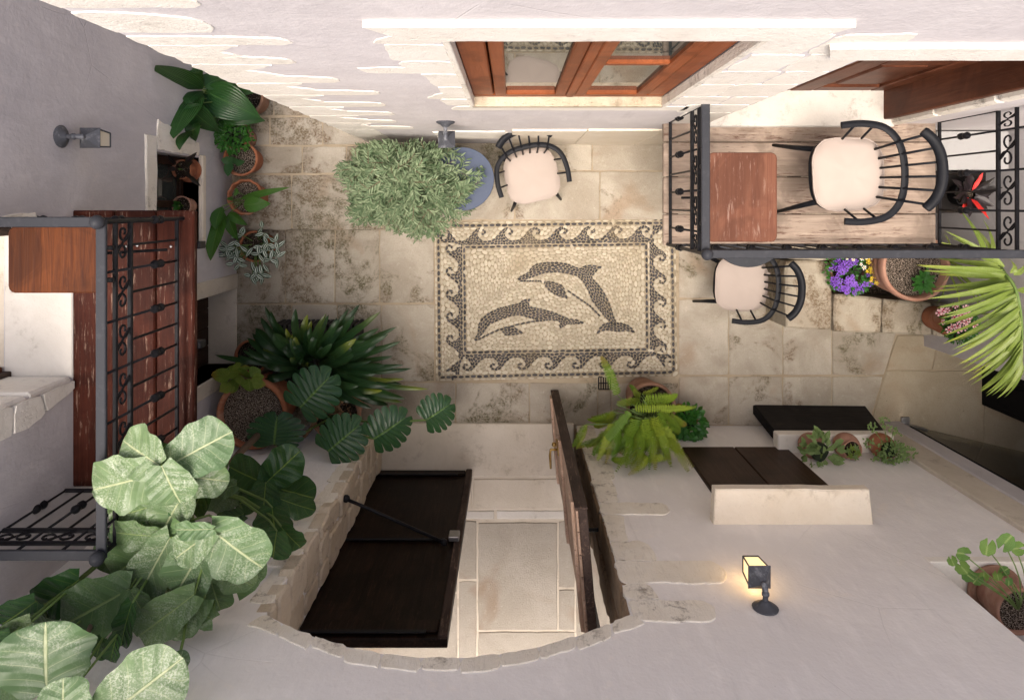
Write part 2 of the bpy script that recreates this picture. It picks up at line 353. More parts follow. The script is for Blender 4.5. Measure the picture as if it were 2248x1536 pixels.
MT['palm'] = leafmat('palm_leaflet', (0.16, 0.23, 0.04), (0.24, 0.31, 0.07), (0.30, 0.38, 0.11), 1, 0, 0.01, 0.42, 0.25, None, (0.33, 0.36, 0.05), trans=0.3)
MT['geranium'] = leafmat('geranium_leaf', (0.06, 0.15, 0.035), (0.15, 0.25, 0.05), (0.30, 0.38, 0.14), 6, 0.2, 0.06, 0.5)
def plain(name, c, rough=0.6, var=0.3):
    g = G(name); p = g.pos(2)
    tone = g.n('ShaderNodeAttribute', attribute_name='tone').outputs['Fac']
    f = g.math('FRACT', g.math('ADD', g.rand(), tone))
    g.bump(g.noise(p, 50, 4), 0.3, 0.004)
    return g.fin(g.mix(g.math('MULTIPLY', f, var), c, tuple(x * 0.5 for x in c)), rough)
MT['petal_purple'] = plain('violet_petal', (0.20, 0.07, 0.50)); MT['petal_yellow'] = plain('yellow_petal', (0.75, 0.52, 0.02))
MT['petal_white'] = plain('white_petal', (0.8, 0.79, 0.76), 0.6, 0.1); MT['petal_pink'] = plain('pale_pink_petal', (0.82, 0.50, 0.54), 0.6, 0.15)
MT['petal_eye'] = plain('crimson_eye', (0.45, 0.015, 0.07)); MT['petal_red'] = plain('red_petal', (0.55, 0.02, 0.015))
MT['eye_dark'] = plain('dark_eye', (0.04, 0.01, 0.08))
MT['bark'] = plain('bark', (0.16, 0.11, 0.07), 0.9); MT['root'] = plain('aerial_root', (0.34, 0.20, 0.11), 0.8, 0.5)
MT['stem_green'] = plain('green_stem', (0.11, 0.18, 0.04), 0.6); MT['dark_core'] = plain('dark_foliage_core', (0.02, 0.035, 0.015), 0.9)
MT['ground'] = plain('packed_earth', (0.20, 0.16, 0.12), 0.95)
MT['dark_room'] = plain('unlit_room', (0.012, 0.010, 0.009), 0.95)
MT['scruff'] = plain('coir', (0.16, 0.10, 0.055), 0.95)

# ------------------------------------------------------------------ mesh building
class MB:
    def __init__(s): s.v = []; s.f = []; s.uv = None; s.tone = None
    def add(s, vs_, fs_):
        o = len(s.v); s.v += [tuple(x) for x in vs_]; s.f += [tuple(i + o for i in f) for f in fs_]
        return o
    def box(s, a_, b_):
        x0, y0, z0 = a_; x1, y1, z1 = b_
        if x0 > x1: x0, x1 = x1, x0
        if y0 > y1: y0, y1 = y1, y0
        if z0 > z1: z0, z1 = z1, z0
        s.add([(x0, y0, z0), (x1, y0, z0), (x1, y1, z0), (x0, y1, z0), (x0, y0, z1), (x1, y0, z1), (x1, y1, z1), (x0, y1, z1)],
              [(0, 3, 2, 1), (4, 5, 6, 7), (0, 1, 5, 4), (1, 2, 6, 5), (2, 3, 7, 6), (3, 0, 4, 7)]); return s
    def bbox(s, a_, b_, r=0.006):     # bevelled box
        x0, y0, z0 = [min(p, q) for p, q in zip(a_, b_)]; x1, y1, z1 = [max(p, q) for p, q in zip(a_, b_)]
        r = min(r, (x1 - x0) * .4, (y1 - y0) * .4, (z1 - z0) * .4)
        rings = []
        for z, i in ((z0, r), (z0 + r, 0), (z1 - r, 0), (z1, r)):
            rings.append([(x0 + r, y0 + i, z), (x1 - r, y0 + i, z), (x1 - i, y0 + r, z), (x1 - i, y1 - r, z), (x1 - r, y1 - i, z), (x0 + r, y1 - i, z), (x0 + i, y1 - r, z), (x0 + i, y0 + r, z)])
        s.loft(rings, True, True); return s
    def loft(s, rings, cap0=False, cap1=False, closed=True):
        n = len(rings[0]); o = len(s.v)
        for r_ in rings: s.v += [tuple(p) for p in r_]
        for i in range(len(rings) - 1):
            for j in range(n if closed else n - 1):
                k = (j + 1) % n
                s.f.append((o + i * n + j, o + i * n + k, o + (i + 1) * n + k, o + (i + 1) * n + j))
        if cap0: s.f.append(tuple(o + j for j in reversed(range(n))))
        if cap1: s.f.append(tuple(o + (len(rings) - 1) * n + j for j in range(n)))
        return s
    def tube(s, pts, rad, n=8, flat=1.0, up=(0, 0, 1)):
        pts = [Vector(p) for p in pts]; m = len(pts)
        if not hasattr(rad, '__len__'): rad = [rad] * m
        rings = []; up = Vector(up)
        for i, p in enumerate(pts):
            t = (pts[min(i + 1, m - 1)] - pts[max(i - 1, 0)])
            t = t.normalized() if t.length > 1e-9 else Vector((0, 0, 1))
            a_ = t.cross(up)
            if a_.length < 1e-3: a_ = t.cross(Vector((1, 0, 0.01)))
            a_.normalize(); b_ = t.cross(a_)
            rings.append([p + (a_ * math.cos(2 * math.pi * k / n + math.pi / n) + b_ * flat * math.sin(2 * math.pi * k / n + math.pi / n)) * rad[i] for k in range(n)])
        s.loft(rings, True, True); return s
    def lathe(s, prof, c=(0, 0, 0), n=28, wob=0.0, cap0=True, cap1=False, ph=0.0, scal=0, scn=14):
        rings = []
        for r_, z in prof:
            rings.append([(c[0] + r_ * (1 + wob * math.sin(3 * t + ph) + (scal * abs(math.sin(scn * t / 2)) if scal else 0)) * math.cos(t),
                           c[1] + r_ * (1 + wob * math.sin(3 * t + ph) + (scal * abs(math.sin(scn * t / 2)) if scal else 0)) * math.sin(t), c[2] + z)
                          for t in [2 * math.pi * k / n for k in range(n)]])
        s.loft(rings, cap0, cap1); return s
    def ball(s, c, r, n=10, sz=1.0):
        prof = [(max(1e-4, r * math.sin(math.pi * i / 8)), -r * sz * math.cos(math.pi * i / 8)) for i in range(9)]
        s.lathe(prof, c, n, cap0=True, cap1=True); return s
    def prism(s, poly, lo, hi, ax='z', chamfer=0.0):
        """poly: 2-D points; extruded along axis from lo to hi, chamfered at hi"""
        def to3(p, h): return (p[0], p[1], h) if ax == 'z' else ((p[0], h, p[1]) if ax == 'y' else (h, p[0], p[1]))
        n = len(poly); cx = sum(p[0] for p in poly) / n; cy = sum(p[1] for p in poly) / n
        ar = sum(poly[i][0] * poly[(i + 1) % n][1] - poly[(i + 1) % n][0] * poly[i][1] for i in range(n))
        if ar < 0: poly = poly[::-1]
        rings = [[to3(p, lo) for p in poly]]
        if chamfer:
            sg = 1 if hi > lo else -1
            ins = []
            for i in range(n):
                a_, b_, c_ = Vector(poly[i - 1]), Vector(poly[i]), Vector(poly[(i + 1) % n])
                e1 = (b_ - a_); e2 = (c_ - b_)
                if e1.length < 1e-9 or e2.length < 1e-9: ins.append(tuple(b_)); continue
                e1.normalize(); e2.normalize()
                nn = Vector((-e1.y, e1.x)) + Vector((-e2.y, e2.x))
                nn = nn / max(0.3, nn.length) if nn.length > 1e-6 else Vector((0, 0))
                ins.append(tuple(b_ + nn * chamfer * 1.2))
            rings.append([to3(p, hi - sg * chamfer) for p in poly]); rings.append([to3(p, hi) for p in ins]); top = ins
        else:
            rings.append([to3(p, hi) for p in poly]); top = poly
        o = len(s.v); s.loft(rings)
        tri = tessellate_polygon([[Vector((p[0], p[1], 0)) for p in top]])
        m = (len(rings) - 1) * n
        for t in tri: s.f.append(tuple(o + m + i for i in t))
        tri = tessellate_polygon([[Vector((p[0], p[1], 0)) for p in poly]])
        for t in tri: s.f.append(tuple(o + i for i in reversed(t)))
        return s
    def mesh(s, name='mesh', smooth=False, fix=True):
        me = bpy.data.meshes.new(name); me.from_pydata(s.v, [], s.f)
        if s.uv is not None:
            uvl = me.uv_layers.new(name='UVMap'); idx = np.empty(len(me.loops), dtype=np.int32); me.loops.foreach_get('vertex_index', idx)
            uvl.data.foreach_set('uv', np.asarray(s.uv, dtype=np.float32)[idx].ravel())
        if s.tone is not None:
            at = me.attributes.new('tone', 'FLOAT', 'POINT'); at.data.foreach_set('value', np.asarray(s.tone, dtype=np.float32))
        if fix:
            bm = bmesh.new(); bm.from_mesh(me); bmesh.ops.recalc_face_normals(bm, faces=bm.faces); bm.to_mesh(me); bm.free()
        if smooth: me.polygons.foreach_set('use_smooth', [True] * len(me.polygons))
        me.update(); return me

WM = {}
def link(o, parent, M):
    col.objects.link(o)
    if parent is not None:
        o.parent = parent; o.matrix_basis = WM[parent].inverted() @ M
    else: o.matrix_basis = M
    WM[o] = M.copy(); return o
def put(name, me, mat, parent=None, M=None):
    o = bpy.data.objects.new(name, me)
    if mat:
        m = MT[mat] if isinstance(mat, str) else mat
        if not me.materials: me.materials.append(m)
        elif me.materials[0] != m:
            o.data = me = me.copy(); me.materials[0] = m
    return link(o, parent, M or Matrix.Identity(4))
def tag(o, label, cat, group=None):
    o['label'] = label; o['category'] = cat
    if group: o['group'] = group
    return o
def thing(name, label, cat, loc, rz=0.0, group=None):
    o = bpy.data.objects.new(name, None); o.empty_display_size = 0.1
    link(o, None, Matrix.Translation(Vector(loc)) @ Matrix.Rotation(rz, 4, 'Z'))
    return tag(o, label, cat, group)
def struct(o): o['kind'] = 'structure'; return o
def smooth_auto(me, ang=40):
    me.polygons.foreach_set('use_smooth', [True] * len(me.polygons))
    bm = bmesh.new(); bm.from_mesh(me)
    for e in bm.edges:
        if len(e.link_faces) == 2 and e.calc_face_angle(0) > R(ang): e.smooth = False
    bm.to_mesh(me); bm.free(); return me
def cut(me, cutters):
    """boolean difference of box/prism meshes"""
    o = bpy.data.objects.new('tmp', me); col.objects.link(o); tmp = []
    for i, c in enumerate(cutters):
        k = bpy.data.objects.new('tmpc', c); col.objects.link(k); tmp.append(k)
        md = o.modifiers.new('b%d' % i, 'BOOLEAN'); md.operation = 'DIFFERENCE'; md.solver = 'EXACT'; md.object = k
    dg = bpy.context.evaluated_depsgraph_get(); dg.update()
    res = bpy.data.meshes.new_from_object(o.evaluated_get(dg))
    for k in tmp + [o]: bpy.data.objects.remove(k)
    return res
def boxmesh(a_, b_): return MB().box(a_, b_).mesh()
def jag(poly, step=0.05, amp=0.006, seed=0):
    """subdivide a closed 2-D outline and shake it"""
    out = []; n = len(poly)
    for i in range(n):
        a_, b_ = Vector(poly[i]), Vector(poly[(i + 1) % n]); k = max(1, int((b_ - a_).length / step))
        nn = Vector((-(b_ - a_).y, (b_ - a_).x)).normalized() if (b_ - a_).length > 1e-6 else Vector((0, 0))
        for j in range(k):
            p = a_.lerp(b_, j / k)
            d = mnoise.noise(Vector((p.x * 9 + seed * 3.1, p.y * 9, seed * 1.7))) * amp * 1.6 + random.uniform(-amp, amp) * 0.5
            if j == 0:
                c = Vector((sum(q[0] for q in poly) / n, sum(q[1] for q in poly) / n)); p = p + (c - p).normalized() * amp * 1.5
            out.append(tuple(p + nn * d))
    return out

# ------------------------------------------------------------------ the setting: ground and paving
struct(put('ground', MB().box((-40, -40, -0.5), (40, 40, -0.06)).mesh(), 'ground'))
floor = struct(put('courtyard_floor', MB().box((-2.9, -2.3, -0.055), (4.9, 2.0, -0.010)).mesh(), 'mortar'))
YT, YB, XL, XR = 0.52, -1.88, -2.34, 3.5      # wall planes
sid = [0]
def slab(us, vs_, z=0.0, parent=None, mat='paving', th=0.05, name='paving_slab', gap=1.1):
    """us: 4 pixel corners or (u0,u1); laid on level z"""
    parent = parent or floor
    q = [(us[0], vs_[0]), (us[1], vs_[0]), (us[1], vs_[1]), (us[0], vs_[1])] if vs_ else us
    c = (sum(p[0] for p in q) / len(q), sum(p[1] for p in q) / len(q))
    pts = []
    for p in q:
        d = Vector((c[0] - p[0], c[1] - p[1])); s_ = Vector((math.copysign(gap, d.x), math.copysign(gap, d.y)))
        w = P(p[0] + s_.x, p[1] + s_.y, z); pts.append((w.x, w.y))
    sid[0] += 1
    zz = z + random.uniform(-0.003, 0.003)
    pts = jag(pts, 0.06, 0.0035, sid[0])
    return put(name, MB().prism(pts, zz - th, zz, 'z', 0.005).mesh(), mat, parent)
ZU = 0.10
for a_, b_ in ((400, 600), (600, 760), (760, 930)): slab((a_, b_), (120, 254), ZU, th=0.15)
for a_, b_ in ((400, 592), (592, 708), (708, 815), (815, 930)): slab((a_, b_), (257, 319), ZU, th=0.15)
for a_, b_ in ((400, 530), (530, 663), (663, 760), (760, 930)): slab((a_, b_), (321, 381), ZU, th=0.15)
for a_, b_ in ((400, 640), (640, 838), (838, 930)): slab((a_, b_), (384, 506), ZU, th=0.15)
for a_, b_ in ((938, 1128), (1128, 1300), (1300, 1460), (1460, 1700), (1700, 1860), (1860, 2060)): slab((a_, b_), (300, 375))
for a_, b_ in ((938, 1130), (1130, 1317), (1317, 1488), (1488, 1600), (1600, 1719), (1719, 1860), (1860, 2060)): slab((a_, b_), (376, 483))
for a_, b_ in ((506, 626), (626, 735), (735, 833), (833, 953)): slab((a_, b_), (503, 666))
for a_, b_ in ((506, 640), (640, 740), (740, 837), (837, 954)): slab((a_, b_), (668, 838))
for a_, b_ in ((506, 700), (700, 850), (850, 1000), (1000, 1162), (1162, 1312), (1342, 1490)): slab((a_, b_), (840, 934))
slab((1312, 1342), (856, 934))
for a_, b_ in ((1490, 1600), (1600, 1719), (1719, 1827)):
    slab((a_, b_), (485, 655)); slab((a_, b_), (657, 824)); slab((a_, b_), (826, 934))
slab([(1827, 485), (2060, 485), (2060, 655), (1827, 655)], None)
slab([(1827, 657), (1990, 657), (1966, 740), (1942, 824), (1827, 824)], None)
slab([(1827, 826), (1940, 826), (1908, 934), (1827, 934)], None)
# drain grate
put('step_bed', MB().box((-2.75, -.20, -.03), (-.75, 1.9, .092)).mesh(), 'mortar', floor)
dg_ = thing('drain_grate', 'small dark slotted drain grate in the paving beside the fern', 'drain', P(1327, 840, -0.004))
pa, pb = P(1314, 827, -0.008), P(1340, 854, -0.008)
m = MB().box((pa.x, pb.y, -0.03), (pb.x, pa.y, -0.012)); put('drain_tray', m.mesh(), 'black', dg_)
for i in range(6):
    x = pa.x + (pb.x - pa.x) * i / 5; put('grate_bar', MB().box((x - .005, pb.y, -0.012), (x + .005, pa.y, -0.002)).mesh(), 'iron', dg_)
for i in range(3):
    y = pb.y + (pa.y - pb.y) * i / 2; put('grate_bar', MB().box((pa.x, y - .004, -0.011), (pb.x, y + .004, -0.001)).mesh(), 'iron', dg_)
# entrance passage beyond the glass door
passage = struct(put('passage_floor', MB().box((3.0, -3.6, -0.056), (6.5, 0.4, -0.012)).mesh(), 'mortar'))
def wslab(q, z=0.0, parent=None, mat='paving_plain', th=0.04):
    sid[0] += 1
    return put('paving_slab', MB().prism(jag(q, 0.08, 0.003, sid[0]), z - th, z + random.uniform(-.002, .002), 'z', 0.004).mesh(), mat, parent)
def fl(u, v): p = P(u, v, 0); return (p.x, p.y)
wslab([fl(1970, 736), fl(2062, 736), fl(2044, 812), fl(1946, 812)], parent=passage)
wslab([fl(1946, 814), fl(2044, 814), fl(2160, 814), fl(2160, 1010), fl(1890, 1010)], parent=passage)
wslab([fl(2064, 736), fl(2300, 736), fl(2300, 812), fl(2046, 812)], parent=passage)
wslab([fl(2162, 814), fl(2480, 814), fl(2480, 1010), fl(2162, 1010)], parent=passage)
wslab([fl(1890, 1012), fl(2480, 1012), fl(2480, 1260), fl(1890, 1260)], parent=passage)
# porch floor seen through the arch
porch = struct(put('porch_floor', MB().box((-2.0, -6.0, -0.056), (2.0, -2.3, -0.006)).mesh(), 'step'))
for us, vv, mm in (((760, 1037), (1049, 1118), 'step'), ((1038, 1330), (1050, 1119), 'step'), ((800, 1087), (1120, 1140), 'marble'), ((1088, 1330), (1120, 1140), 'marble')):
    slab(us, vv, 0.0, porch, mm)
for us, vv in (((700, 1005), (1142, 1300)), ((1006, 1047), (1142, 1272)), ((1049, 1224), (1146, 1384)), ((1226, 1262), (1142, 1290)), ((1264, 1420), (1142, 1400)),
               ((700, 1005), (1302, 1500)), ((1006, 1047), (1274, 1500)), ((1226, 1262), (1292, 1384)), ((1049, 1262), (1386, 1500)), ((1264, 1420), (1402, 1600)), ((700, 1262), (1502, 1700))):
    slab(us, vv, 0.0, porch, 'indoor_slab', gap=0.9)

# ------------------------------------------------------------------ pebble mosaic
def mosaic():
    TL, TR, BR, BL = (954, 488), (1483, 481), (1487, 825), (957, 836)
    root = thing('pebble_mosaic', 'pebble mosaic rug of two leaping dolphins inside a dark wave border', 'mosaic', P(1220, 658, -0.01))
    q = [fl(*TL), fl(*TR), fl(*BR), fl(*BL)]
    put('mortar_bed', MB().prism(q, -0.05, -0.0035, 'z').mesh(), 'grout', root)
    u0, v0, W_, H_ = 950, 476, 542, 366
    yy, xx = np.mgrid[0:H_, 0:W_].astype(np.float32); PX = xx + u0 + .5; PYv = yy + v0 + .5
    def inpoly(poly):
        r_ = np.zeros(PX.shape, bool); n = len(poly)
        for i in range(n):
            x0, y0 = poly[i]; x1, y1 = poly[(i + 1) % n]
            if y0 == y1: continue
            c = ((y0 > PYv) != (y1 > PYv)) & (PX < (x1 - x0) * (PYv - y0) / (y1 - y0) + x0)
            r_ ^= c
        return r_
    def seg(pts, w):
        r_ = np.zeros(PX.shape, bool)
        for (x0, y0), (x1, y1) in zip(pts[:-1], pts[1:]):
            dx, dy = x1 - x0, y1 - y0; L2 = dx * dx + dy * dy
            t = np.clip(((PX - x0) * dx + (PYv - y0) * dy) / L2, 0, 1)
            r_ |= (PX - x0 - t * dx) ** 2 + (PYv - y0 - t * dy) ** 2 < w * w
        return r_
    zs = lambda pts: [(740 + .3385 * x, 460 + .3385 * y) for x, y in pts]
    inside = inpoly([TL, TR, BR, BL])
    dark = np.zeros(PX.shape, bool)
    # dolphins
    for poly in ([(1165,455),(1180,435),(1240,405),(1255,375),(1290,350),(1350,340),(1420,338),(1490,348),(1545,370),(1578,383),(1600,364),(1650,356),(1728,370),(1690,395),(1662,428),(1652,440),(1702,490),(1742,550),(1772,610),(1792,680),(1812,730),(1850,735),(1890,748),(1920,772),(1936,803),(1880,788),(1820,794),(1760,784),(1720,790),(1678,815),(1690,775),(1720,745),(1765,728),(1738,700),(1690,640),(1650,590),(1632,540),(1598,475),(1560,435),(1500,418),(1430,408),(1350,412),(1290,432),(1220,458),(1190,466)],
                 [(1338,480),(1400,466),(1462,488),(1502,582),(1430,562),(1370,528)],
                 [(883,848),(912,800),(913,750),(935,703),(980,668),(1050,637),(1130,618),(1175,607),(1210,583),(1260,574),(1243,610),(1253,628),(1320,642),(1400,662),(1460,687),(1500,705),(1560,712),(1616,738),(1560,746),(1500,743),(1472,758),(1448,776),(1438,750),(1448,728),(1380,716),(1300,720),(1240,703),(1180,684),(1120,694),(1050,720),(990,746),(962,784),(942,812),(902,852)],
                 [(1058,777),(1110,758),(1160,763),(1218,804),(1150,815),(1090,818)]):
        dark |= inpoly(zs(poly))
    dark |= seg(zs([(1190,464),(1290,463),(1380,470),(1480,515),(1560,570),(1640,625),(1705,690)]), 2.0)
    dark |= seg(zs([(900,850),(980,810),(1060,775),(1160,748),(1260,727),(1380,714)]), 2.0)
    # running wave border
    inn = [(1010, 534), (1430, 527), (1432, 776), (1012, 782)]
    wave = [(0, 0), (.18, .09), (.36, .25), (.5, .47), (.60, .70), (.70, .87), (.84, .95), (.98, .90), (1.07, .76), (1.08, .58), (1.00, .46), (.90, .47), (.86, .56), (.90, .64), (.96, .60), (.985, .68), (.92, .77), (.82, .74), (.76, .60), (.78, .42), (.88, .22), (1.02, .08), (1.1, 0)]
    for k, n in ((0, 7), (1, 5), (2, 7), (3, 5)):
        a_, b_ = Vector(inn[k]), Vector(inn[(k + 1) % 4]); t = (b_ - a_).normalized(); nn = Vector((t.y, -t.x)); per = (b_ - a_).length / n
        for i in range(n):
            o = a_ + t * per * (i - 0.12)
            dark |= inpoly([tuple(o + t * x * per + nn * (y * 35)) for x, y in wave])
        tc = (t * .8 + nn * .6).normalized(); nc = Vector((tc.y, -tc.x)); o = b_ - t * per * .2
        dark |= inpoly([tuple(o + tc * x * per * .92 + nc * (y * 30 - 3)) for x, y in wave])
        dark |= seg([tuple(a_ - t * 2), tuple(b_ + t * 2)], 4.5)
    # dashed frame lines laid pebble by pebble
    tmpl = []
    n8 = 10
    for rr, zz in ((1.0, -0.55), (1.0, 0.0), (0.82, 0.55), (0.45, 0.9)):
        tmpl += [(rr * math.cos(2 * math.pi * k / n8), rr * math.sin(2 * math.pi * k / n8), zz) for k in range(n8)]
    tmpl.append((0, 0, 1.0)); tf = []
    for i in range(3):
        for k in range(n8): tf.append((i * n8 + k, i * n8 + (k + 1) % n8, (i + 1) * n8 + (k + 1) % n8, (i + 1) * n8 + k))
    for k in range(n8): tf.append((3 * n8 + k, 3 * n8 + (k + 1) % n8, 4 * n8))
    mm = MB(); mm.v = tmpl; mm.f = tf; mm.tone = [0.0] * len(tmpl)
    pm_d = mm.mesh('pebble', True); pm_l = pm_d.copy()
    frames = np.zeros(PX.shape, bool); rng = random.Random(3)
    def insetq(qd, d):
        c = Vector((sum(p[0] for p in qd) / 4, sum(p[1] for p in qd) / 4))
        return [(p[0] + math.copysign(d, c.x - p[0]), p[1] + math.copysign(d, c.y - p[1])) for p in qd]
    out1 = insetq([TL, TR, BR, BL], 8.0); in1 = [(1019, 543), (1419, 536), (1421, 767), (1021, 774)]
    def row(qd, L, w, mesh, mat, mark):
        for i in range(4):
            a_, b_ = Vector(qd[i]), Vector(qd[(i + 1) % 4]); d = (b_ - a_); n = max(1, int(round(d.length / (L + 2.2)))); ang = math.atan2(-d.y, d.x)
            for k in range(n):
                p = a_.lerp(b_, (k + .5) / n) + Vector((rng.uniform(-.5, .5), rng.uniform(-.6, .6)))
                wv = P(p.x, p.y, 0); s_ = 1 / 258.4; l2 = d.length / n * .5 * rng.uniform(.78, .93)
                M = Matrix.Translation((wv.x, wv.y, -0.004)) @ Matrix.Rotation(ang + rng.uniform(-.1, .1), 4, 'Z') @ Matrix.Diagonal((l2 * s_, w * .5 * s_ * rng.uniform(.85, 1.1), 0.007, 1))
                put('pebble', mesh, mat, root, M)
        if mark: frames[seg([tuple(x) for x in qd] + [tuple(qd[0])], w * .62 + .4)] = True
    row(out1, 11.5, 6.2, pm_d, 'pebble_dark', True)
    row(in1, 11.5, 5.6, pm_d, 'pebble_dark', True)
    frames_l = insetq([TL, TR, BR, BL], 2.6)
    # everything else: relaxed, oriented packing inside each colour
    light = inside & ~dark & ~frames; dark &= inside & ~frames
    # orientation field from blurred mask
    f = dark.astype(np.float32) + 0.7 * frames
    def blur(a_, k):
        for ax in (0, 1):
            for _ in range(2):
                c = np.cumsum(np.pad(a_, [(k + 1, k) if i == ax else (0, 0) for i in (0, 1)], mode='edge'), axis=ax)
                n = a_.shape[ax]
                a_ = (np.take(c, np.arange(2 * k + 1, n + 2 * k + 1), axis=ax) - np.take(c, np.arange(0, n), axis=ax)) / (2 * k + 1)
        return a_
    fb = blur(f, 5); gy, gx = np.gradient(fb)
    Jxx, Jyy, Jxy = blur(gx * gx, 4), blur(gy * gy, 4), blur(gx * gy, 4)
    th = 0.5 * np.arctan2(2 * Jxy, Jxx - Jyy) + np.pi / 2
    rs = np.random.RandomState(5)
    def pack(mask, aa, bb, iters):
        ys, xs = np.nonzero(mask); n = int(len(ys) / (math.pi * aa * bb * 1.12))
        pick = rs.choice(len(ys), n, replace=False); pts = np.stack([xs[pick], ys[pick]], 1).astype(np.float32)
        ct, st = np.cos(th), np.sin(th)
        for it in range(iters):
            lab = -np.ones(mask.shape, np.int32); T = 30
            for ty in range(0, H_, T):
                for tx in range(0, W_, T):
                    sub = mask[ty:ty + T, tx:tx + T]
                    if not sub.any(): continue
                    mg = 24
                    cand = np.nonzero((pts[:, 0] > tx - mg) & (pts[:, 0] < tx + T + mg) & (pts[:, 1] > ty - mg) & (pts[:, 1] < ty + T + mg))[0]
                    if len(cand) == 0: continue
                    py, px = np.nonzero(sub); dx = (px + tx)[:, None] - pts[cand, 0][None]; dy = (py + ty)[:, None] - pts[cand, 1][None]
                    c_, s_ = ct[py + ty, px + tx][:, None], st[py + ty, px + tx][:, None]
                    d2 = ((dx * c_ + dy * s_) / aa) ** 2 + ((-dx * s_ + dy * c_) / bb) ** 2
                    lab[py + ty, px + tx] = cand[np.argmin(d2, 1)]
            ok = lab >= 0; L = lab[ok]; X, Y = xx[ok], yy[ok]
            cnt = np.maximum(np.bincount(L, minlength=n), 1e-6); mx, my = np.bincount(L, X, n) / cnt, np.bincount(L, Y, n) / cnt
            has = cnt > 0.5; pts[has, 0] = mx[has]; pts[has, 1] = my[has]
        cxx = np.bincount(L, (X - mx[L]) ** 2, n) / cnt + .1; cyy = np.bincount(L, (Y - my[L]) ** 2, n) / cnt + .1; cxy = np.bincount(L, (X - mx[L]) * (Y - my[L]), n) / cnt
        tr = (cxx + cyy) / 2; df = np.sqrt(((cxx - cyy) / 2) ** 2 + cxy ** 2)
        A = 2 * np.sqrt(tr + df); B = 2 * np.sqrt(np.maximum(tr - df, .1)); ang = .5 * np.arctan2(2 * cxy, cxx - cyy)
        A = np.minimum(A, aa * 1.45); B = np.minimum(B, bb * 1.35)
        keep = cnt > 6
        return pts[keep] + .5, A[keep], B[keep], ang[keep]
    tv = np.array(tmpl)
    def emit(pts, A, B, ang, name, mat, singles, mesh, shrink):
        order = np.argsort(-(A * B)); big = set(order[:singles].tolist()); vs_, fs_, tn = [], [], []; o = 0
        for i in range(len(pts)):
            wv = P(pts[i, 0] + u0, pts[i, 1] + v0, 0); s_ = 1 / 258.4
            a_, b_ = A[i] * shrink * s_, B[i] * shrink * s_; zz = rs.uniform(-.0048, -.0028); hh = min(.009, b_ * .75)
            M = Matrix.Translation((wv.x, wv.y, zz)) @ Matrix.Rotation(-ang[i], 4, 'Z') @ Matrix.Diagonal((a_, b_, hh, 1))
            if i in big: put('pebble', mesh, mat, root, M); continue
            Mn = np.array(M); w = tv @ Mn[:3, :3].T + Mn[:3, 3]
            vs_.append(w); fs_ += [tuple(k + o for k in f_) for f_ in tf]; tn += [rs.rand()] * len(tv); o += len(tv)
        me = bpy.data.meshes.new(name); me.from_pydata(np.concatenate(vs_).tolist(), [], fs_)
        at = me.attributes.new('tone', 'FLOAT', 'POINT'); at.data.foreach_set('value', np.asarray(tn, np.float32))
        me.polygons.foreach_set('use_smooth', [True] * len(me.polygons))
        ob = put(name, me, mat, root); ob['kind'] = 'stuff'
    emit(*pack(dark, 4.5, 2.4, 9), 'dark_pebbles', 'pebble_dark', 20, pm_d, .84)
    emit(*pack(light, 5.5, 3.6, 9), 'cream_pebbles', 'pebble_light', 75, pm_l, .90)
mosaic()
# ------------------------------------------------------------------ walls
WT = 4.6; WL = 3.9
def stone_piece(root, poly, plane, at, proud, mat='quoin', amp=0.009, step=0.04, back=0.02, cham=0.002, name='stone'):
    """poly: 2-D outline in the wall plane ('y': x,z  'x': y,z); at: wall coordinate; proud: signed relief"""
    sid[0] += 1
    sg = 1 if proud > 0 else -1
    return put(name, MB().prism(jag(poly, step, amp, sid[0]), at - sg * back, at + proud, plane, cham).mesh(), mat, root)
def rect(x0, x1, z0, z1): return [(x0, z0), (x1, z0), (x1, z1), (x0, z1)]

# --- house wall with the window and the balcony door (top of the picture)
hw = thing('house_wall', 'pale plastered house wall with stone quoins, wooden window and balcony door', 'wall', (1.1, 0.75, 0))
me = cut(boxmesh((-1.19, YT, -0.05), (3.9, 0.97, WT)), [boxmesh((-0.21, 0.3, 2.20), (0.80, 0.72, 3.70)), boxmesh((1.25, 0.3, 1.415), (2.44, 0.80, 3.42))])
put('plaster', me, 'plaster_light', hw)
# quoins of the free corner
zq = 0.0; k = 0
fing = [(4.06, .09, -.80), (3.85, .17, -.87), (3.64, .09, -.70), (3.34, .10, -.78), (2.97, .12, -.715), (2.64, .11, -.61), (2.27, .13, -.65), (1.92, .14, -.67), (1.55, .14, -.72), (1.2, .14, -.66)]
for i, (zc, h, xt) in enumerate(fing):
    h *= 1.25; r_ = h * .5
    poly = [(-1.195, zc - h / 2), (xt - .03, zc - h / 2), (xt, zc - h * .3), (xt - .015, zc + h * .25), (xt - .12 - .05 * (i % 3), zc + h / 2), (-1.195, zc + h / 2)]
    stone_piece(hw, poly, 'y', YT, -0.004, 'quoin_white', 0.005, .03, cham=.002)
    if i < len(fing) - 1:
        z0 = fing[i + 1][0] + fing[i + 1][1] * .625 + .006; z1 = zc - h / 2 - .006
        if z1 - z0 > .04: stone_piece(hw, [(-1.195, z0 - .008), (-.90 + .04 * math.sin(i * 2.1), z0 - .008), (-.99 + .03 * math.sin(i * 3.3), (z0 + z1) / 2), (-.88, z1 + .008), (-1.195, z1 + .008)], 'y', YT, -0.005, 'quoin_white', 0.010)
stone_piece(hw, rect(-1.195, -.95, .1, 1.10), 'y', YT, -.003, 'quoin_white')
stone_piece(hw, rect(-1.195, -1.02, 4.13, 4.58), 'y', YT, -.003, 'quoin_white')
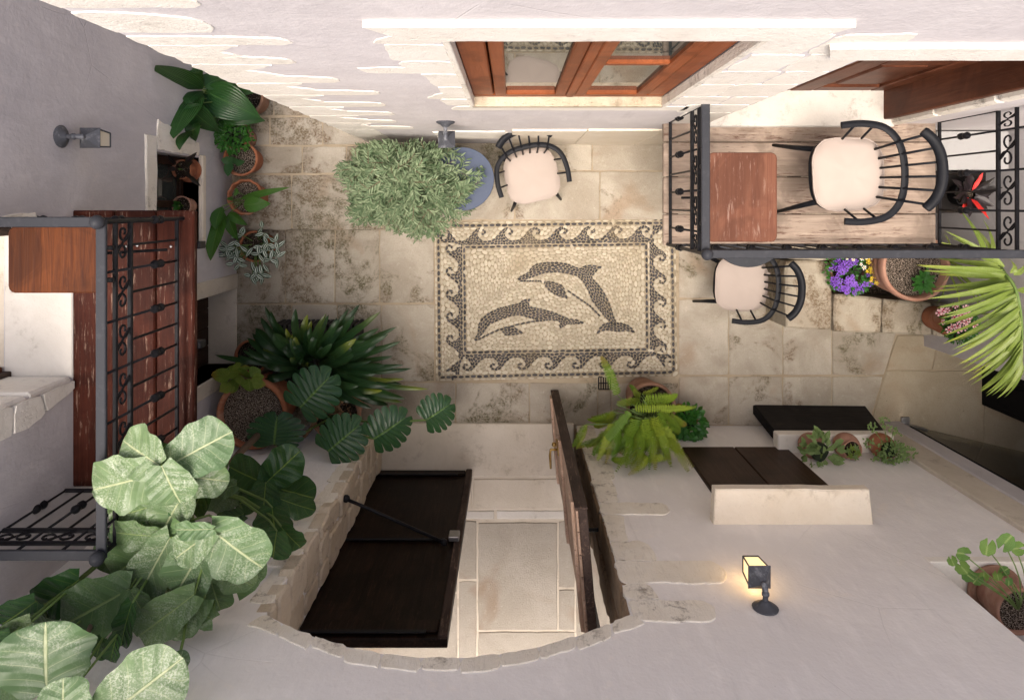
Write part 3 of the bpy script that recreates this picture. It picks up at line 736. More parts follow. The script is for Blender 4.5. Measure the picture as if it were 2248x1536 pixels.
# stones round the window
for p in ([(-.46, 3.60), (-.215, 3.60), (-.215, 3.70), (-.40, 3.70)], [(-.44, 3.34), (-.215, 3.34), (-.215, 3.59), (-.42, 3.59)], [(-.58, 3.10), (-.215, 3.10), (-.215, 3.33), (-.40, 3.33), (-.42, 3.22), (-.60, 3.2)],
          [(-.34, 2.80), (-.215, 2.80), (-.215, 3.09), (-.36, 3.09)], [(-.42, 2.45), (-.215, 2.45), (-.215, 2.79), (-.33, 2.79), (-.34, 2.62)], [(-.34, 2.22), (-.215, 2.22), (-.215, 2.44), (-.36, 2.44)]):
    stone_piece(hw, p, 'y', YT, -.003, 'quoin_white')
stone_piece(hw, [(-.34, 2.05), (.95, 2.03), (.95, 2.19), (-.3, 2.19)], 'y', YT, -.003, 'quoin_white')
zc = 1.95
for j, (h, x0, x1) in enumerate([(.30, .92, 1.245), (.26, .82, 1.245), (.33, .81, 1.245), (.28, .81, 1.245), (.30, .83, 1.245), (.27, .81, 1.245)]):
    xs = (x0 + x1) / 2 + .05 * math.sin(j * 2.4)
    if j == 0: stone_piece(hw, rect(x0, x1, zc, zc + h), 'y', YT, -.003, 'quoin_white')
    else:
        stone_piece(hw, rect(x0, xs - .004, zc, zc + h), 'y', YT, -.003, 'quoin_white'); stone_piece(hw, rect(xs + .004, x1, zc, zc + h), 'y', YT, -.003, 'quoin_white')
    zc += h + .006
stone_piece(hw, [(1.02, 1.45), (1.245, 1.45), (1.245, 1.94), (.97, 1.94)], 'y', YT, -.003, 'quoin_white')
put('lintel', MB().prism(jag([(-.43, 3.87), (.98, 3.87), (.90, 3.705), (-.33, 3.705)], .1, .004), YT - .02, YT + .3, 'y').mesh(), 'quoin_white', hw)
put('lintel', MB().prism(jag([(1.02, 3.60), (2.8, 3.60), (2.8, 3.425), (1.1, 3.425)], .1, .004), YT - .02, YT + .27, 'y').mesh(), 'quoin_white', hw)
# right door reveal
for z0, z1 in ((1.42, 1.9), (1.91, 2.4), (2.41, 2.9), (2.91, 3.41)):
    put('reveal_stone', MB().bbox((2.41, YT - .012, z0), (2.47, YT + .20, z1), .012).mesh(), 'quoin', hw)
for i, (x0, x1) in enumerate(((0.0, .52), (.525, 1.04), (1.045, 1.36), (1.365, 1.9), (1.905, 2.5))):
    put('dado_panel', MB().bbox((x0, YT - .014, .001), (x1, YT + .02, 1.08 + .02 * math.sin(i * 2)), .005).mesh(), 'sill', hw)
put('ragged_plaster_patch', MB().prism(jag(rect(-.55, -.02, .5, 1.0), .07, .03, 5), YT + .02, YT - .010, 'y', .004).mesh(), 'quoin_white', hw)
# window
wy = YT + .055
win = put('window', MB().bbox((-.20, wy - .01, 2.21), (.79, wy + .06, 2.275), .006).bbox((-.20, wy - .01, 2.275), (-.095, wy + .06, 3.69), .006)
          .bbox((.70, wy - .01, 2.275), (.79, wy + .06, 3.69), .006).bbox((-.20, wy - .01, 3.62), (.79, wy + .06, 3.69), .006).mesh(), 'frame_wood', hw)
put('sill', MB().bbox((-.215, YT - .004, 2.15), (.805, YT + .12, 2.207), .006).mesh(), 'bench_old', win)
for x0, x1 in ((-.085, .275), (.32, .69)):
    cs = MB()
    for b_ in (((x0, 2.285), (x0 + .055, 3.61)), ((x1 - .055, 2.285), (x1, 3.61)), ((x0 + .055, 2.285), (x1 - .055, 2.345)), ((x0 + .055, 3.55), (x1 - .055, 3.61))):
        cs.bbox((b_[0][0], wy - .018, b_[0][1]), (b_[1][0], wy + .03, b_[1][1]), .006)
    if x0 > 0: cs.bbox((x0 + .055, wy - .012, 3.03), (x1 - .055, wy + .02, 3.07), .004)
    put('casement', cs.mesh(), 'frame_wood', win)
    put('pane', boxmesh((x0 + .05, wy + .004, 2.34), (x1 - .05, wy + .012, 3.56)), 'pane', win)
for xa, xb in ((.787, .812), (-.222, -.198)): put('reveal_stone', MB().bbox((xa, YT - .006, 2.212), (xb, wy - .012, 3.69), .003).mesh(), 'quoin', win)
put('mullion', MB().bbox((.277, wy - .022, 2.275), (.318, wy + .05, 3.62), .006).mesh(), 'frame_wood', win)
# balcony door
dyy = YT + .22
dr = put('door', MB().bbox((1.26, dyy, 1.47), (2.40, dyy + .05, 3.41), .005).mesh(), 'door_brown', hw)
for x0, x1 in ((1.27, 1.38), (1.76, 1.90), (2.27, 2.38)): put('stile', MB().bbox((x0, dyy - .02, 1.47), (x1, dyy + .01, 3.40), .006).mesh(), 'door_brown', dr)
for z0 in (1.47, 2.25, 3.27):
    for x0, x1 in ((1.385, 1.755), (1.905, 2.265)): put('door_rail', MB().bbox((x0, dyy - .018, z0), (x1, dyy + .01, z0 + .13), .006).mesh(), 'door_brown', dr)
for z0, z1 in ((1.66, 2.19), (2.44, 3.21)):
    for x0, x1 in ((1.44, 1.70), (1.96, 2.21)): put('door_panel', MB().bbox((x0, dyy - .012, z0), (x1, dyy + .01, z1), .012).mesh(), 'door_brown', dr)
put('door_frame', MB().bbox((2.36, YT + .02, 1.45), (2.408, dyy - .004, 3.41), .006).mesh(), 'door_brown', hw)
put('threshold', MB().bbox((1.255, YT - .025, 1.40), (2.435, dyy + .02, 1.465), .008).mesh(), 'marble', hw)

# --- left wall with the niche window, the balcony opening and the low doorway
lw = thing('side_wall', 'grey lavender plastered side wall behind the red timber balcony', 'wall', (-2.54, 0, 0))
me = cut(boxmesh((-2.76, -2.31, -0.05), (XL, 2.6, WL)), [boxmesh((-2.50, -.30, .70), (-2.2, .35, 1.31)), boxmesh((-3.0, -.93, 2.165), (-2.2, -.10, 4.1)), boxmesh((-2.62, -1.35, .003), (-2.2, -.71, 1.75))])
put('plaster', me, 'plaster', lw)
put('lintel', MB().prism(jag(rect(-.34, .46, 1.315, 1.45), .08, .008, 3), XL - .05, XL + .012, 'x', .006).mesh(), 'quoin', lw)
stone_piece(lw, [(.36, .70), (.36, 1.31), (.56, 1.31), (.50, 1.0), (.47, .78), (.46, .7)], 'x', XL, .010, 'quoin')
put('sill', MB().bbox((-2.48, -.31, .64), (XL + .03, .37, .70), .008).mesh(), 'sill', lw)
nw = put('niche_window', MB().bbox((-2.495, -.295, .705), (-2.45, .345, .76), .005).bbox((-2.495, -.295, 1.25), (-2.45, .345, 1.305), .005).bbox((-2.495, .285, .76), (-2.45, .345, 1.25), .005).bbox((-2.495, -.02, .76), (-2.455, .03, 1.25), .005).mesh(), 'shutter', lw)
put('pane', boxmesh((-2.485, -.29, .75), (-2.478, .29, 1.26)), 'pane', nw)
# stones of the balcony opening
def xpoly(pts): return [(PXW(u, v, XL).y, PXW(u, v, XL).z) for u, v in pts]
stone_piece(lw, xpoly([(158, 834), (85, 866), (95, 905), (158, 851)]), 'x', XL, .02, 'quoin_white', .006)
stone_piece(lw, xpoly([(83, 867), (25, 889), (20, 955), (70, 930), (93, 906)]), 'x', XL, .022, 'quoin_white', .006)
stone_piece(lw, xpoly([(22, 890), (-60, 918), (-60, 985), (18, 958)]), 'x', XL, .02, 'quoin_white', .006)
stone_piece(lw, xpoly([(75, 465), (20, 470), (-10, 480), (-10, 484), (80, 482)]), 'x', XL, .012, 'quoin', .004)
for z0, z1 in ((2.18, 2.5), (2.51, 2.8), (2.81, 3.2), (3.21, 3.7)): put('reveal_stone', MB().bbox((-2.755, -.95, z0), (XL + .004, -.915 + .008 * math.sin(z0 * 9), z1), .012).mesh(), 'quoin_white', lw)
put('threshold', MB().bbox((-2.70, -.925, 2.12), (XL + .002, -.105, 2.172), .006).mesh(), 'marble', lw)
put('indoor_floor', MB().box((-3.7, -.98, 2.06), (-2.705, .05, 2.166)).mesh(), 'step', lw)
put('door_frame', MB().bbox((-2.75, -.93, 2.167), (-2.66, -.885, 4.08), .005).bbox((-2.75, -.165, 2.167), (-2.66, -.12, 4.08), .005).mesh(), 'door_edge', lw)
ld = put('door', MB().bbox((-3.45, -.90, 2.18), (-2.70, -.86, 4.05), .005).mesh(), 'door_brown', lw)
# low doorway under the balcony
for ya, yb in ((-.71, -.585), (-1.47, -1.35)): put('jamb_stone', MB().bbox((XL - .25, ya, 0.0), (XL + .012, yb, 1.78), .006).mesh(), 'step', lw)
put('sill', MB().bbox((-2.61, -1.348, .0), (XL + .005, -.712, .02), .004).mesh(), 'step', lw)
d0 = put('low_door', MB().bbox((-2.615, -1.345, .03), (-2.57, -.715, 1.74), .004).mesh(), 'shutter', lw)
for i in range(4): put('board', MB().bbox((-2.572, -1.34 + i * .157, .04), (-2.56, -1.34 + i * .157 + .15, 1.7), .004).mesh(), 'shutter', d0)

# --- arched wall at the bottom of the picture
aw = thing('arched_wall', 'pale plastered wall with a rough stone arched doorway and shuttered window', 'wall', (0, -2.1, 0))
AX0, AX1 = -1.13, .545
def arch_z(x): return 2.66 + .31 * max(0, 1 - ((x - (AX0 + AX1) / 2) / .845) ** 2)
xs_ = [AX0 + (AX1 - AX0) * i / 16 for i in range(17)]
apoly = [(AX0, -.2), (AX1, -.2)] + [(x, arch_z(x)) for x in reversed(xs_)]
me = cut(boxmesh((-2.76, -2.31, -0.05), (3.28, YB, WL)), [MB().prism(apoly, -2.6, -1.6, 'y').mesh(), boxmesh((2.20, -2.2, 2.21), (3.15, -1.6, 3.3)), boxmesh((1.30, -1.92, .54), (2.11, -1.6, 1.72))])
put('plaster', me, 'plaster_pale', aw)
for i in range(11):                                           # voussoirs
    t0, t1 = i / 11, (i + 1) / 11; xa, xb = AX0 - .06 + (AX1 - AX0 + .12) * t0, AX0 - .06 + (AX1 - AX0 + .12) * t1 - .002
    cl = lambda x: min(max(x, AX0), AX1)
    h = .085 + .012 * math.sin(i * 2.3)
    stone_piece(aw, [(cl(xa), arch_z(cl(xa)) + .002), (cl(xb), arch_z(cl(xb)) + .002), (xb + (.0), arch_z(cl(xb)) + h), (xa, arch_z(cl(xa)) + h)], 'y', YB, .006, 'quoin', .006, .025, back=.1)
zc = 0.0
for j, h in enumerate((.42, .36, .40, .34, .38, .36, .33)):    # left jamb stones
    xo = AX0 - (.13 + .03 * math.sin(j * 1.9))
    stone_piece(aw, [(xo, zc + .004), (AX0, zc + .004), (AX0, zc + h - .004), (xo - .015, zc + h - .004)], 'y', YB, .006, 'quoin', .009, .03, back=.1)
    zc += h
rj = [((.0, .38), .70), ((.385, .80), .68), ((.805, 1.14), .72), ((1.145, 1.5), .69), ((1.67, 2.0), .67), ((2.0, 2.2), .74), ((2.42, 2.555), .68)]
for (z0, z1), xo in rj: stone_piece(aw, [(AX1, z0), (xo, z0), (xo - .02 + .05 * (z1 > 2), z1), (AX1, z1)], 'y', YB, .007, 'quoin', .009, .03, back=.1)
for z0, z1, xt in ((1.505, 1.665, .975), (2.205, 2.415, 1.09), (2.56, 2.725, .94)):
    r_ = (z1 - z0) / 2
    stone_piece(aw, [(AX1, z0), (xt - .025, z0), (xt, z0 + r_ * .4), (xt - .01, z1 - r_ * .3), (xt - .03, z1), (AX1, z1)], 'y', YB, .007, 'quoin', .008, .025, back=.1)
# rubble in the left reveal, dark stones in the right one
rng = random.Random(11)
zc = 0.02
while zc < 2.62:
    h = rng.uniform(.16, .27); h = min(h, 2.66 - zc); y = -2.24
    while y < YB - .01:
        w = rng.uniform(.12, .24); y1 = min(y + w, YB + .02)
        if YB - y1 < .06: y1 = YB + .018
        stone_piece(aw, rect(y + .004, y1 - .004, zc + .004, zc + h - .004), 'x', AX0, rng.uniform(.012, .03), 'rubble', .011, .05, back=.05, cham=.01)
        y = y1 + .001
    zc += h
zc = 0.02
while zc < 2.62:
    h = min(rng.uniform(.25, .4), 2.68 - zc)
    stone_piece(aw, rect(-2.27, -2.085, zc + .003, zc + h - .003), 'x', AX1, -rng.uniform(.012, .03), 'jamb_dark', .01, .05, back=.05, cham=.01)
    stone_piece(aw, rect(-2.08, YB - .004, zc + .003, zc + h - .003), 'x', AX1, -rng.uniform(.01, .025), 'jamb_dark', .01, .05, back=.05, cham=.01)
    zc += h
put('threshold', MB().bbox((AX0 + .02, -2.30, .0), (AX1 - .02, YB + .03, .028), .008).mesh(), 'step', aw)
put('skirting', MB().bbox((AX0 + .02, -2.31, .028), (-.34, -2.255, .05), .004).mesh(), 'rubble', aw)
# shuttered window and hood
for x0, x1 in ((1.305, 1.703), (1.708, 2.105)):
    s_ = put('shutter_leaf', MB().bbox((x0, -1.90, .555), (x1, YB + .022, 1.71), .006).mesh(), 'shutter', aw)
put('stone_hood', MB().prism(jag([(1.175, -1.90), (1.19, -1.675), (2.11, -1.675), (2.135, -1.90)], .12, .004), 1.715, 1.785, 'z', .008).mesh(), 'sill', aw)
put('stone_sill', MB().bbox((2.02, -1.90, .515), (2.90, -1.745, .62), .008).mesh(), 'quoin_white', aw)
put('niche_sill', MB().bbox((2.195, -2.19, 2.16), (3.16, YB + .006, 2.215), .004).mesh(), 'quoin_white', aw)
put('pilaster', MB().prism(jag(rect(2.93, 3.285, 0, WL), .3, .004), -1.95, YB + .03, 'y', .006).mesh(), 'step', aw)
put('pilaster_edge', MB().bbox((3.15, -2.0, 0), (3.30, YB + .042, WL), .008).mesh(), 'plaster', aw)
tag(put('iron_hook', MB().tube([(.53, -1.99, 1.62), (.47, -1.99, 1.62), (.455, -1.99, 1.60)], .012, 8).ball((.452, -1.99, 1.595), .022, 10).mesh(), 'iron'), 'small iron wall hook on the dark right reveal of the arch', 'hook')

# --- right wall and the unlit entrance
rw = thing('end_wall', 'grey plastered end wall behind the palm and the stone planter', 'wall', (3.65, -.1, 0))
put('plaster', boxmesh((XR, -1.2, -.05), (3.9, YT - .004, WL)), 'plaster', rw)
ed = thing('entrance_door', 'tall unlit black entrance door beyond the glass door', 'door', (4.03, -1.45, 0))
put('door_leaf', MB().bbox((3.99, -1.70, -.003), (4.05, -1.18, 2.4), .006).mesh(), 'black', ed)
for y0, y1 in ((-1.66, -1.46), (-1.42, -1.22)):
    put('door_panel', MB().bbox((3.98, y0, .25), (3.995, y1, 2.2), .004).mesh(), 'black', ed)
eh = thing('passage_light_screen', 'added unseen roof and walls dimming the passage beyond the glass door', 'light screen', (5.0, -2.4, 0))  # out of view; roof and walls added to darken the passage floor
put('passage_screen_roof', boxmesh((3.62, -3.7, 2.62), (6.6, -1.0, 2.8)), 'plaster', eh)
put('passage_screen_wall', boxmesh((3.32, -3.8, -.05), (6.6, -3.62, 2.61)), 'plaster', eh); put('passage_screen_wall', boxmesh((6.42, -3.61, -.05), (6.6, -1.0, 2.61)), 'plaster', eh); put('passage_screen_wall', boxmesh((4.06, -1.19, -.05), (6.41, -1.0, 2.61)), 'plaster', eh)
put('passage_screen_wall', boxmesh((3.14, -3.61, -.05), (3.31, -2.32, 2.61)), 'plaster', eh)
# glass door
gd = thing('glass_door', 'frameless glass door standing open beside the speckled passage floor', 'door', (3.35, -1.87, 0))
h0 = Vector((3.345, -1.868, 0)); h1 = Vector((4.36, -2.105, 0)); dv = (h1 - h0).normalized(); nv = Vector((-dv.y, dv.x, 0))
def slabxy(a_, b_, t, z0, z1): return [(tuple((p + nv * s_ * t).xy)) for p, s_ in ((a_, -1), (b_, -1), (b_, 1), (a_, 1))], z0, z1
q, z0, z1 = slabxy(h0 + dv * .02, h1, .005, .012, 2.25)
put('pane', MB().prism(q, z0, z1, 'z').mesh(), 'clear_glass', gd)
q, z0, z1 = slabxy(h0 - dv * .02, h0 + dv * .15, .014, .004, .07); put('bottom_hinge', MB().prism(q, z0, z1, 'z', .003).mesh(), 'steel', gd)
q, z0, z1 = slabxy(h0 - dv * .02, h0 + dv * .15, .014, 2.2, 2.27); put('top_hinge', MB().prism(q, z0, z1, 'z', .003).mesh(), 'steel', gd)
put('floor_plate', MB().bbox((3.30, -1.91, .002), (3.37, -1.80, .02), .004).mesh(), 'steel', gd)
put('pivot_post', MB().tube([h0 + Vector((0, 0, .02)), h0 + Vector((0, 0, 2.3))], .012, 8).mesh(), 'black', gd)

# --- the arched doorway's two leaves
dl = thing('closed_door_leaf', 'nearly black timber door leaf closed across the arch', 'door', (-.74, -2.28, 0))
lf = put('leaf_panel', MB().bbox((-1.13, -2.30, .052), (-.335, -2.25, 2.26), .005).mesh(), 'door_black', dl)
for z0, z1 in ((.055, .14), (1.16, 1.235), (2.12, 2.22)):
    put('rail', MB().bbox((-1.12, -2.252, z0), (-.39, -2.232, z1), .006).mesh(), 'door_black', dl)
    put('iron_strap', MB().bbox((-1.11, -2.235, z1 - .004), (-.45, -2.226, z1 + .022), .003).mesh(), 'iron', dl)
put('stile', MB().bbox((-.385, -2.256, .052), (-.335, -2.222, 2.26), .006).mesh(), 'door_edge', dl)
put('lock_box', MB().bbox((-.42, -2.222, 1.20), (-.35, -2.19, 1.30), .005).mesh(), 'steel', dl)
tag(put('stay_rod', MB().tube([PY(762, 1096, -1.93), PY(800, 1112, -1.97), P(975, 1190, 1.33)], .011, 8).ball(PY(760, 1094, -1.925), .026, 10).ball(P(975, 1190, 1.33), .024, 10).mesh(smooth=True), 'iron'), 'slanting iron stay rod from the stone jamb to the black door', 'rod')
ol = thing('open_door_leaf', 'worn open timber door leaf with brass handle beside the arch', 'door', (.41, -1.9, 0))
def lp(y, off=0.0, z=0.0):        # along the open leaf
    t = (y + 2.29) / .72; return Vector((.418 - .060 * t + off, y, z))
def leafbox(y0, y1, o0, o1, z0, z1, r=.004):
    a_, b_ = lp(y0), lp(y1)
    return MB().prism([(a_.x + o0, y0), (b_.x + o0, y1), (b_.x + o1, y1), (a_.x + o1, y0)], z0, z1, 'z', r)
put('leaf_core', leafbox(-2.29, -1.575, -.016, .03, .03, 2.27).mesh(), 'door_edge', ol)
yy0 = -2.285
for i in range(6):
    put('plank', leafbox(yy0, yy0 + .112, -.030, -.015, .035, 2.255).mesh(), 'worn_door', ol); yy0 += .117
for z0 in (.12, 1.1, 2.05): put('rail', leafbox(-2.28, -1.585, -.048, -.029, z0, z0 + .11).mesh(), 'worn_door', ol)
put('closing_edge', leafbox(-1.577, -1.566, -.032, .034, .03, 2.27).mesh(), 'door_edge', ol)
hy = -1.70
hd = put('handle_plate', leafbox(hy - .03, hy + .03, -.056, -.030, .93, 1.10).mesh(), 'brass', ol)
b0 = lp(hy, -.05, 1.06)
put('handle', MB().tube([b0, b0 + Vector((-.05, 0, 0)), b0 + Vector((-.055, -.04, .0)), b0 + Vector((-.05, -.13, .004))], [.009, .009, .010, .008], 8).mesh(smooth=True), 'brass', hd)
put('handle_knob', MB().ball(lp(hy, -.07, .96), .018, 10).mesh(smooth=True), 'brass', ol)
put('red_notice', leafbox(-1.73, -1.66, .033, .045, 1.02, 1.16).mesh(), 'petal_eye', ol)
put('white_bracket', leafbox(-2.28, -2.20, .032, .05, 1.9, 2.27).mesh(), 'white', ol)

# ------------------------------------------------------------------ wall lamps
def wall_lamp(label, loc, ang, lit, mount='wall_lamp'):
    """loc on the wall; ang: direction the lamp points away from the wall (about z)"""
    t = thing(mount, label, 'lamp', loc, ang, 'pewter wall lanterns')
    M = WM[t]
    def pt(name, mb, mat, sm=True, par=None): return put(name, smooth_auto(mb.mesh(), 35) if sm else mb.mesh(), mat, par or t, M)
    base = MB(); rings = []
    for r_, x in ((.056, -.004), (.060, .006), (.050, .014), (.034, .02), (.024, .03), (.016, .036)):
        rings.append([(x, r_ * math.cos(2 * math.pi * k / 20), r_ * math.sin(2 * math.pi * k / 20)) for k in range(20)])
    base.loft(rings, True, True); pt('wall_plate', base, 'lamp')
    pt('arm', MB().tube([(.03, 0, 0), (.06, 0, .004), (.085, 0, .0), (.105, 0, -.01), (.105, 0, -.035)], [.013, .012, .014, .015, .012], 10).ball((.07, 0, .004), .018, 10), 'lamp')
    c = Vector((.105, 0, -.03))
    def sq(h, z): return [(c.x - h, -h, c.z + z), (c.x + h, -h, c.z + z), (c.x + h, h, c.z + z), (c.x - h, h, c.z + z)]
    hood = MB(); hood.loft([sq(.052, -.052), sq(.054, -.045), sq(.046, -.036), sq(.022, -.010), sq(.016, .0), sq(.006, .006)], True, True); pt('hood', hood, 'lamp')
    for i in range(4):
        sx, sy = ((-1, -1), (1, -1), (1, 1), (-1, 1))[i]
        fr = MB().tube([(c.x + sx * .046, sy * .046, c.z - .05), (c.x + sx * .038, sy * .038, c.z - .165)], .0045, 4); pt('frame_post', fr, 'lamp', False)
    fr = MB()
    for i in range(4):
        p = [Vector(x) for x in sq(.038, -.165)]; fr.tube([p[i], p[(i + 1) % 4]], .0045, 4)
    pt('bottom_frame', fr, 'lamp', False)
    for i in range(4):
        a_, b_ = sq(.044, -.053), sq(.036, -.163); j = (i + 1) % 4
        pm = MB(); pm.add([a_[i], a_[j], b_[j], b_[i]], [(0, 1, 2, 3)]); pt('glass_pane', pm, 'lamp_glass_lit' if lit else 'lamp_glass', False)
    if lit:
        pt('bulb', MB().ball((c.x, 0, c.z - .10), .018, 10, 1.5), 'bulb')
        li = bpy.data.lights.new('lamp_light', 'POINT'); li.energy = 0.28; li.color = (1.0, .62, .28); li.shadow_soft_size = .05
        lo = bpy.data.objects.new('lamp_light', li); link(lo, t, M @ Matrix.Translation((c.x + .0, 0, c.z - .19)))
        li2 = bpy.data.lights.new('lamp_glow', 'POINT'); li2.energy = 0.04; li2.color = (1.0, .58, .24); li2.shadow_soft_size = .02
        lo2 = bpy.data.objects.new('lamp_glow', li2); link(lo2, t, M @ Matrix.Translation((.035, 0, c.z - .11)))
    return t
wall_lamp('lit wall lantern glowing warm beside the arched doorway', PY(1680, 1335, YB), R(90), True)
wall_lamp('unlit wall lantern on the grey lavender side wall', PXW(133, 300, XL), 0, False)
wall_lamp('unlit wall lantern above the grey green shrub', PY(978, 267, YT), R(-90), False)

# ------------------------------------------------------------------ balconies
def bar_mesh(h, knob, r=.0062):
    m = MB()
    if not knob: m.tube([(0, 0, 0), (0, 0, h)], r, 6)
    else:
        z = h * .30; k = .021
        prof = [(r, 0), (r, z - .05), (.012, z - .046), (k, z - .034), (k * 1.02, z - .02), (k * .9, z - .008), (.014, z), (k * .9, z + .008), (k * 1.02, z + .02), (k, z + .034), (.012, z + .046), (r, z + .05), (r, h)]
        m.lathe([(a_, b_) for a_, b_ in prof], (0, 0, 0), 8, cap0=True, cap1=True)
    return m.mesh('bar', knob)
def scroll_mesh(w, h):
    pts = []
    for i in range(15):
        t = i / 14; an = R(-90) + t * R(400); rr = h * .42 * (1 - .78 * t); pts.append((w * .27 + rr * math.cos(an), 0, h * .44 + rr * math.sin(an)))
    pts = pts[::-1] + []
    pts2 = [(w - x, 0, h - z) for x, _, z in pts][::-1]
    m = MB(); m.tube(pts + pts2, .0055, 5, up=(0, 1, 0)); return m.mesh('scroll')
def railing(root, pts, z0, ht, spacing, first_ext=0.0):
    """pts: corner points (x,y) of the rail; joined parts under root"""
    h1, h2 = ht * .70, ht * .86
    bm = {'p': bar_mesh(h1 - ht * .10, False), 'k': bar_mesh(ht - ht * .10 - .012, True)}; sc = None
    for i in range(len(pts) - 1):
        a_, b_ = Vector((*pts[i], 0)), Vector((*pts[i + 1], 0)); d = b_ - a_; L = d.length; d.normalize(); ang = math.atan2(d.y, d.x); nr = Vector((-d.y, d.x, 0))
        def beam(name, hz, w, t, mat, ext=0.0):
            q = [(tuple((p + nr * s_ * w).xy)) for p, s_ in ((a_ - d * ext, -1), (b_ + d * ext, -1), (b_ + d * ext, 1), (a_ - d * ext, 1))]
            put(name, MB().prism(q, z0 + hz - t, z0 + hz, 'z', min(w, t) * .3).mesh(), mat, root)
        beam('bottom_bar', ht * .10, .009, .014, 'iron'); beam('lower_band_bar', h1, .010, .016, 'iron'); beam('upper_band_bar', h2, .009, .014, 'iron')
        beam('handrail', ht, .022, .014, 'rail', .012 if i % 2 else 0.0)
        n = max(2, int(round(L / spacing))); st = L / n
        for k in range(n + (1 if i == len(pts) - 2 else 0)):
            p = a_ + d * (k * st); kn = k % 2 == 0
            put('baluster', bm['k' if kn else 'p'], 'iron', root, Matrix.Translation((p.x, p.y, z0 + ht * .10 - .007)))
            if k < n and k % 2 == 0:
                if sc is None: sc = scroll_mesh(st * 2, h2 - h1 - .014)
                ww = min(st * 2, (n - k) * st)
                put('scroll', sc, 'iron', root, Matrix.Translation((p.x, p.y, z0 + h1)) @ Matrix.Rotation(ang, 4, 'Z') @ Matrix.Diagonal((ww / (st * 2), 1, 1, 1)))
    for x, y in pts[1:-1]:
        put('corner_post', MB().tube([(x, y, z0 - .01), (x, y, z0 + ht)], .011, 8).mesh(), 'iron', root)
        put('finial', MB().ball((x, y, z0 + ht + .022), .031, 16).mesh(smooth=True), 'rail', root)
def rounded_rect(x0, x1, y0, y1, r=.025):
    pts = []
    for cx, cy, a0 in ((x1 - r, y1 - r, 0), (x0 + r, y1 - r, 90), (x0 + r, y0 + r, 180), (x1 - r, y0 + r, 270)):
        for k in range(4): an = R(a0 + 30 * k); pts.append((cx + r * math.cos(an), cy + r * math.sin(an)))
    return pts
# red timber balcony (left)
ZL = 2.16
lb = thing('timber_balcony', 'small balcony with worn red brown planks and black iron railing', 'balcony', (XL, -.76, ZL - .06))
xc = [P(u, 700, ZL).x for u in (160, 250, 341, 427)]; xc[0] = XL - .012
for i in range(3):
    pl = put('plank', MB().bbox((xc[i] + .003, -1.505, ZL - .045), (xc[i + 1] - .003, P(400, 462, ZL).y, ZL), .008).mesh(), 'deck_red', lb)
for y in (-1.40, -.76, -.22):
    put('bracket', MB().bbox((XL - .02, y - .02, ZL - .12), (-1.685, y + .02, ZL - .047), .004).mesh(), 'iron', lb)
for u, v in ((276, 541), (301, 539), (375, 541)): put('bolt', MB().ball(P(u, v, ZL + .002), .008, 8, .6).mesh(smooth=True), 'steel', lb)
railing(lb, [(XL, -.075), (-1.755, -.075), (-1.755, -1.497), (XL, -1.497)], ZL, .73, .106)
t = thing('rail_table', 'glossy brown wooden table flap hung on the red balcony railing', 'table', (-1.98, -.23, 2.80))
a_, b_ = P(18, 492, 2.84), P(226, 643, 2.84)
put('table_top', MB().prism(rounded_rect(a_.x, -1.772, b_.y, -.095, .03), 2.818, 2.842, 'z', .004).mesh(), 'table_wood', t)
put('hook', MB().bbox((-1.80, -.2, 2.80), (-1.745, -.18, 2.818), .003).mesh(), 'iron', t); put('hook', MB().bbox((-1.80, -.34, 2.80), (-1.745, -.32, 2.818), .003).mesh(), 'iron', t)
put('support_bar', MB().tube([(-2.1, -.23, 2.82), (-1.76, -.23, 2.32)], .008, 6).mesh(), 'iron', t)
# grey timber balcony (right)
ZR = 1.41
rb = thing('timber_balcony', 'balcony with weathered pale planks in front of the brown door', 'balcony', (1.85, .5, ZR - .08))
vc = [262, 312, 388, 470, 540]; X0, X1 = P(1457, 400, ZR).x, P(2055, 400, ZR).x
for i in range(4):
    put('plank', MB().bbox((X0, P(0, vc[i + 1], ZR).y + .0025, ZR - .045), (X1, P(0, vc[i], ZR).y - .0025 if i else YT + .01, ZR), .006).mesh(), 'deck_grey', rb)
for x in (1.05, 1.85, 2.62): put('joist', MB().bbox((x - .03, -.24, ZR - .13), (x + .03, YT + .02, ZR - .047), .004).mesh(), 'shutter', rb)
railing(rb, [(1.0, YT), (1.0, -.256), (2.70, -.256), (2.70, YT)], ZR, .87, .104)
t = thing('rail_table', 'faded red brown table flap hung on the pale balcony railing', 'table', (1.2, .04, 2.2))
a_, b_ = P(1556, 335, 2.24), P(1706, 531, 2.24)
put('table_top', MB().prism(rounded_rect(1.018, b_.x, b_.y, a_.y, .03), 2.216, 2.242, 'z', .004).mesh(), 'table_wood_red', t)
for y in (-.1, .2): put('hook', MB().bbox((.99, y - .01, 2.195), (1.05, y + .01, 2.216), .003).mesh(), 'iron', t)
put('support_bar', MB().tube([(1.3, .04, 2.216), (1.008, .04, 1.75)], .008, 6).mesh(), 'iron', t)
ps = thing('porch_light_screen', 'added unseen walls and roof shading the porch behind the arch', 'porch', (0, -3.2, 0))  # unseen cover, added to keep sky light off the porch floor
put('porch_screen_wall', boxmesh((-2.1, -4.6, -.05), (-1.8, -2.32, 3.3)), 'plaster_light', ps); put('porch_screen_wall', boxmesh((1.5, -4.6, -.05), (1.8, -2.32, 3.3)), 'plaster_light', ps)
put('porch_screen_roof', boxmesh((-2.1, -4.5, 3.302), (1.8, -2.315, 3.45)), 'plaster_light', ps)
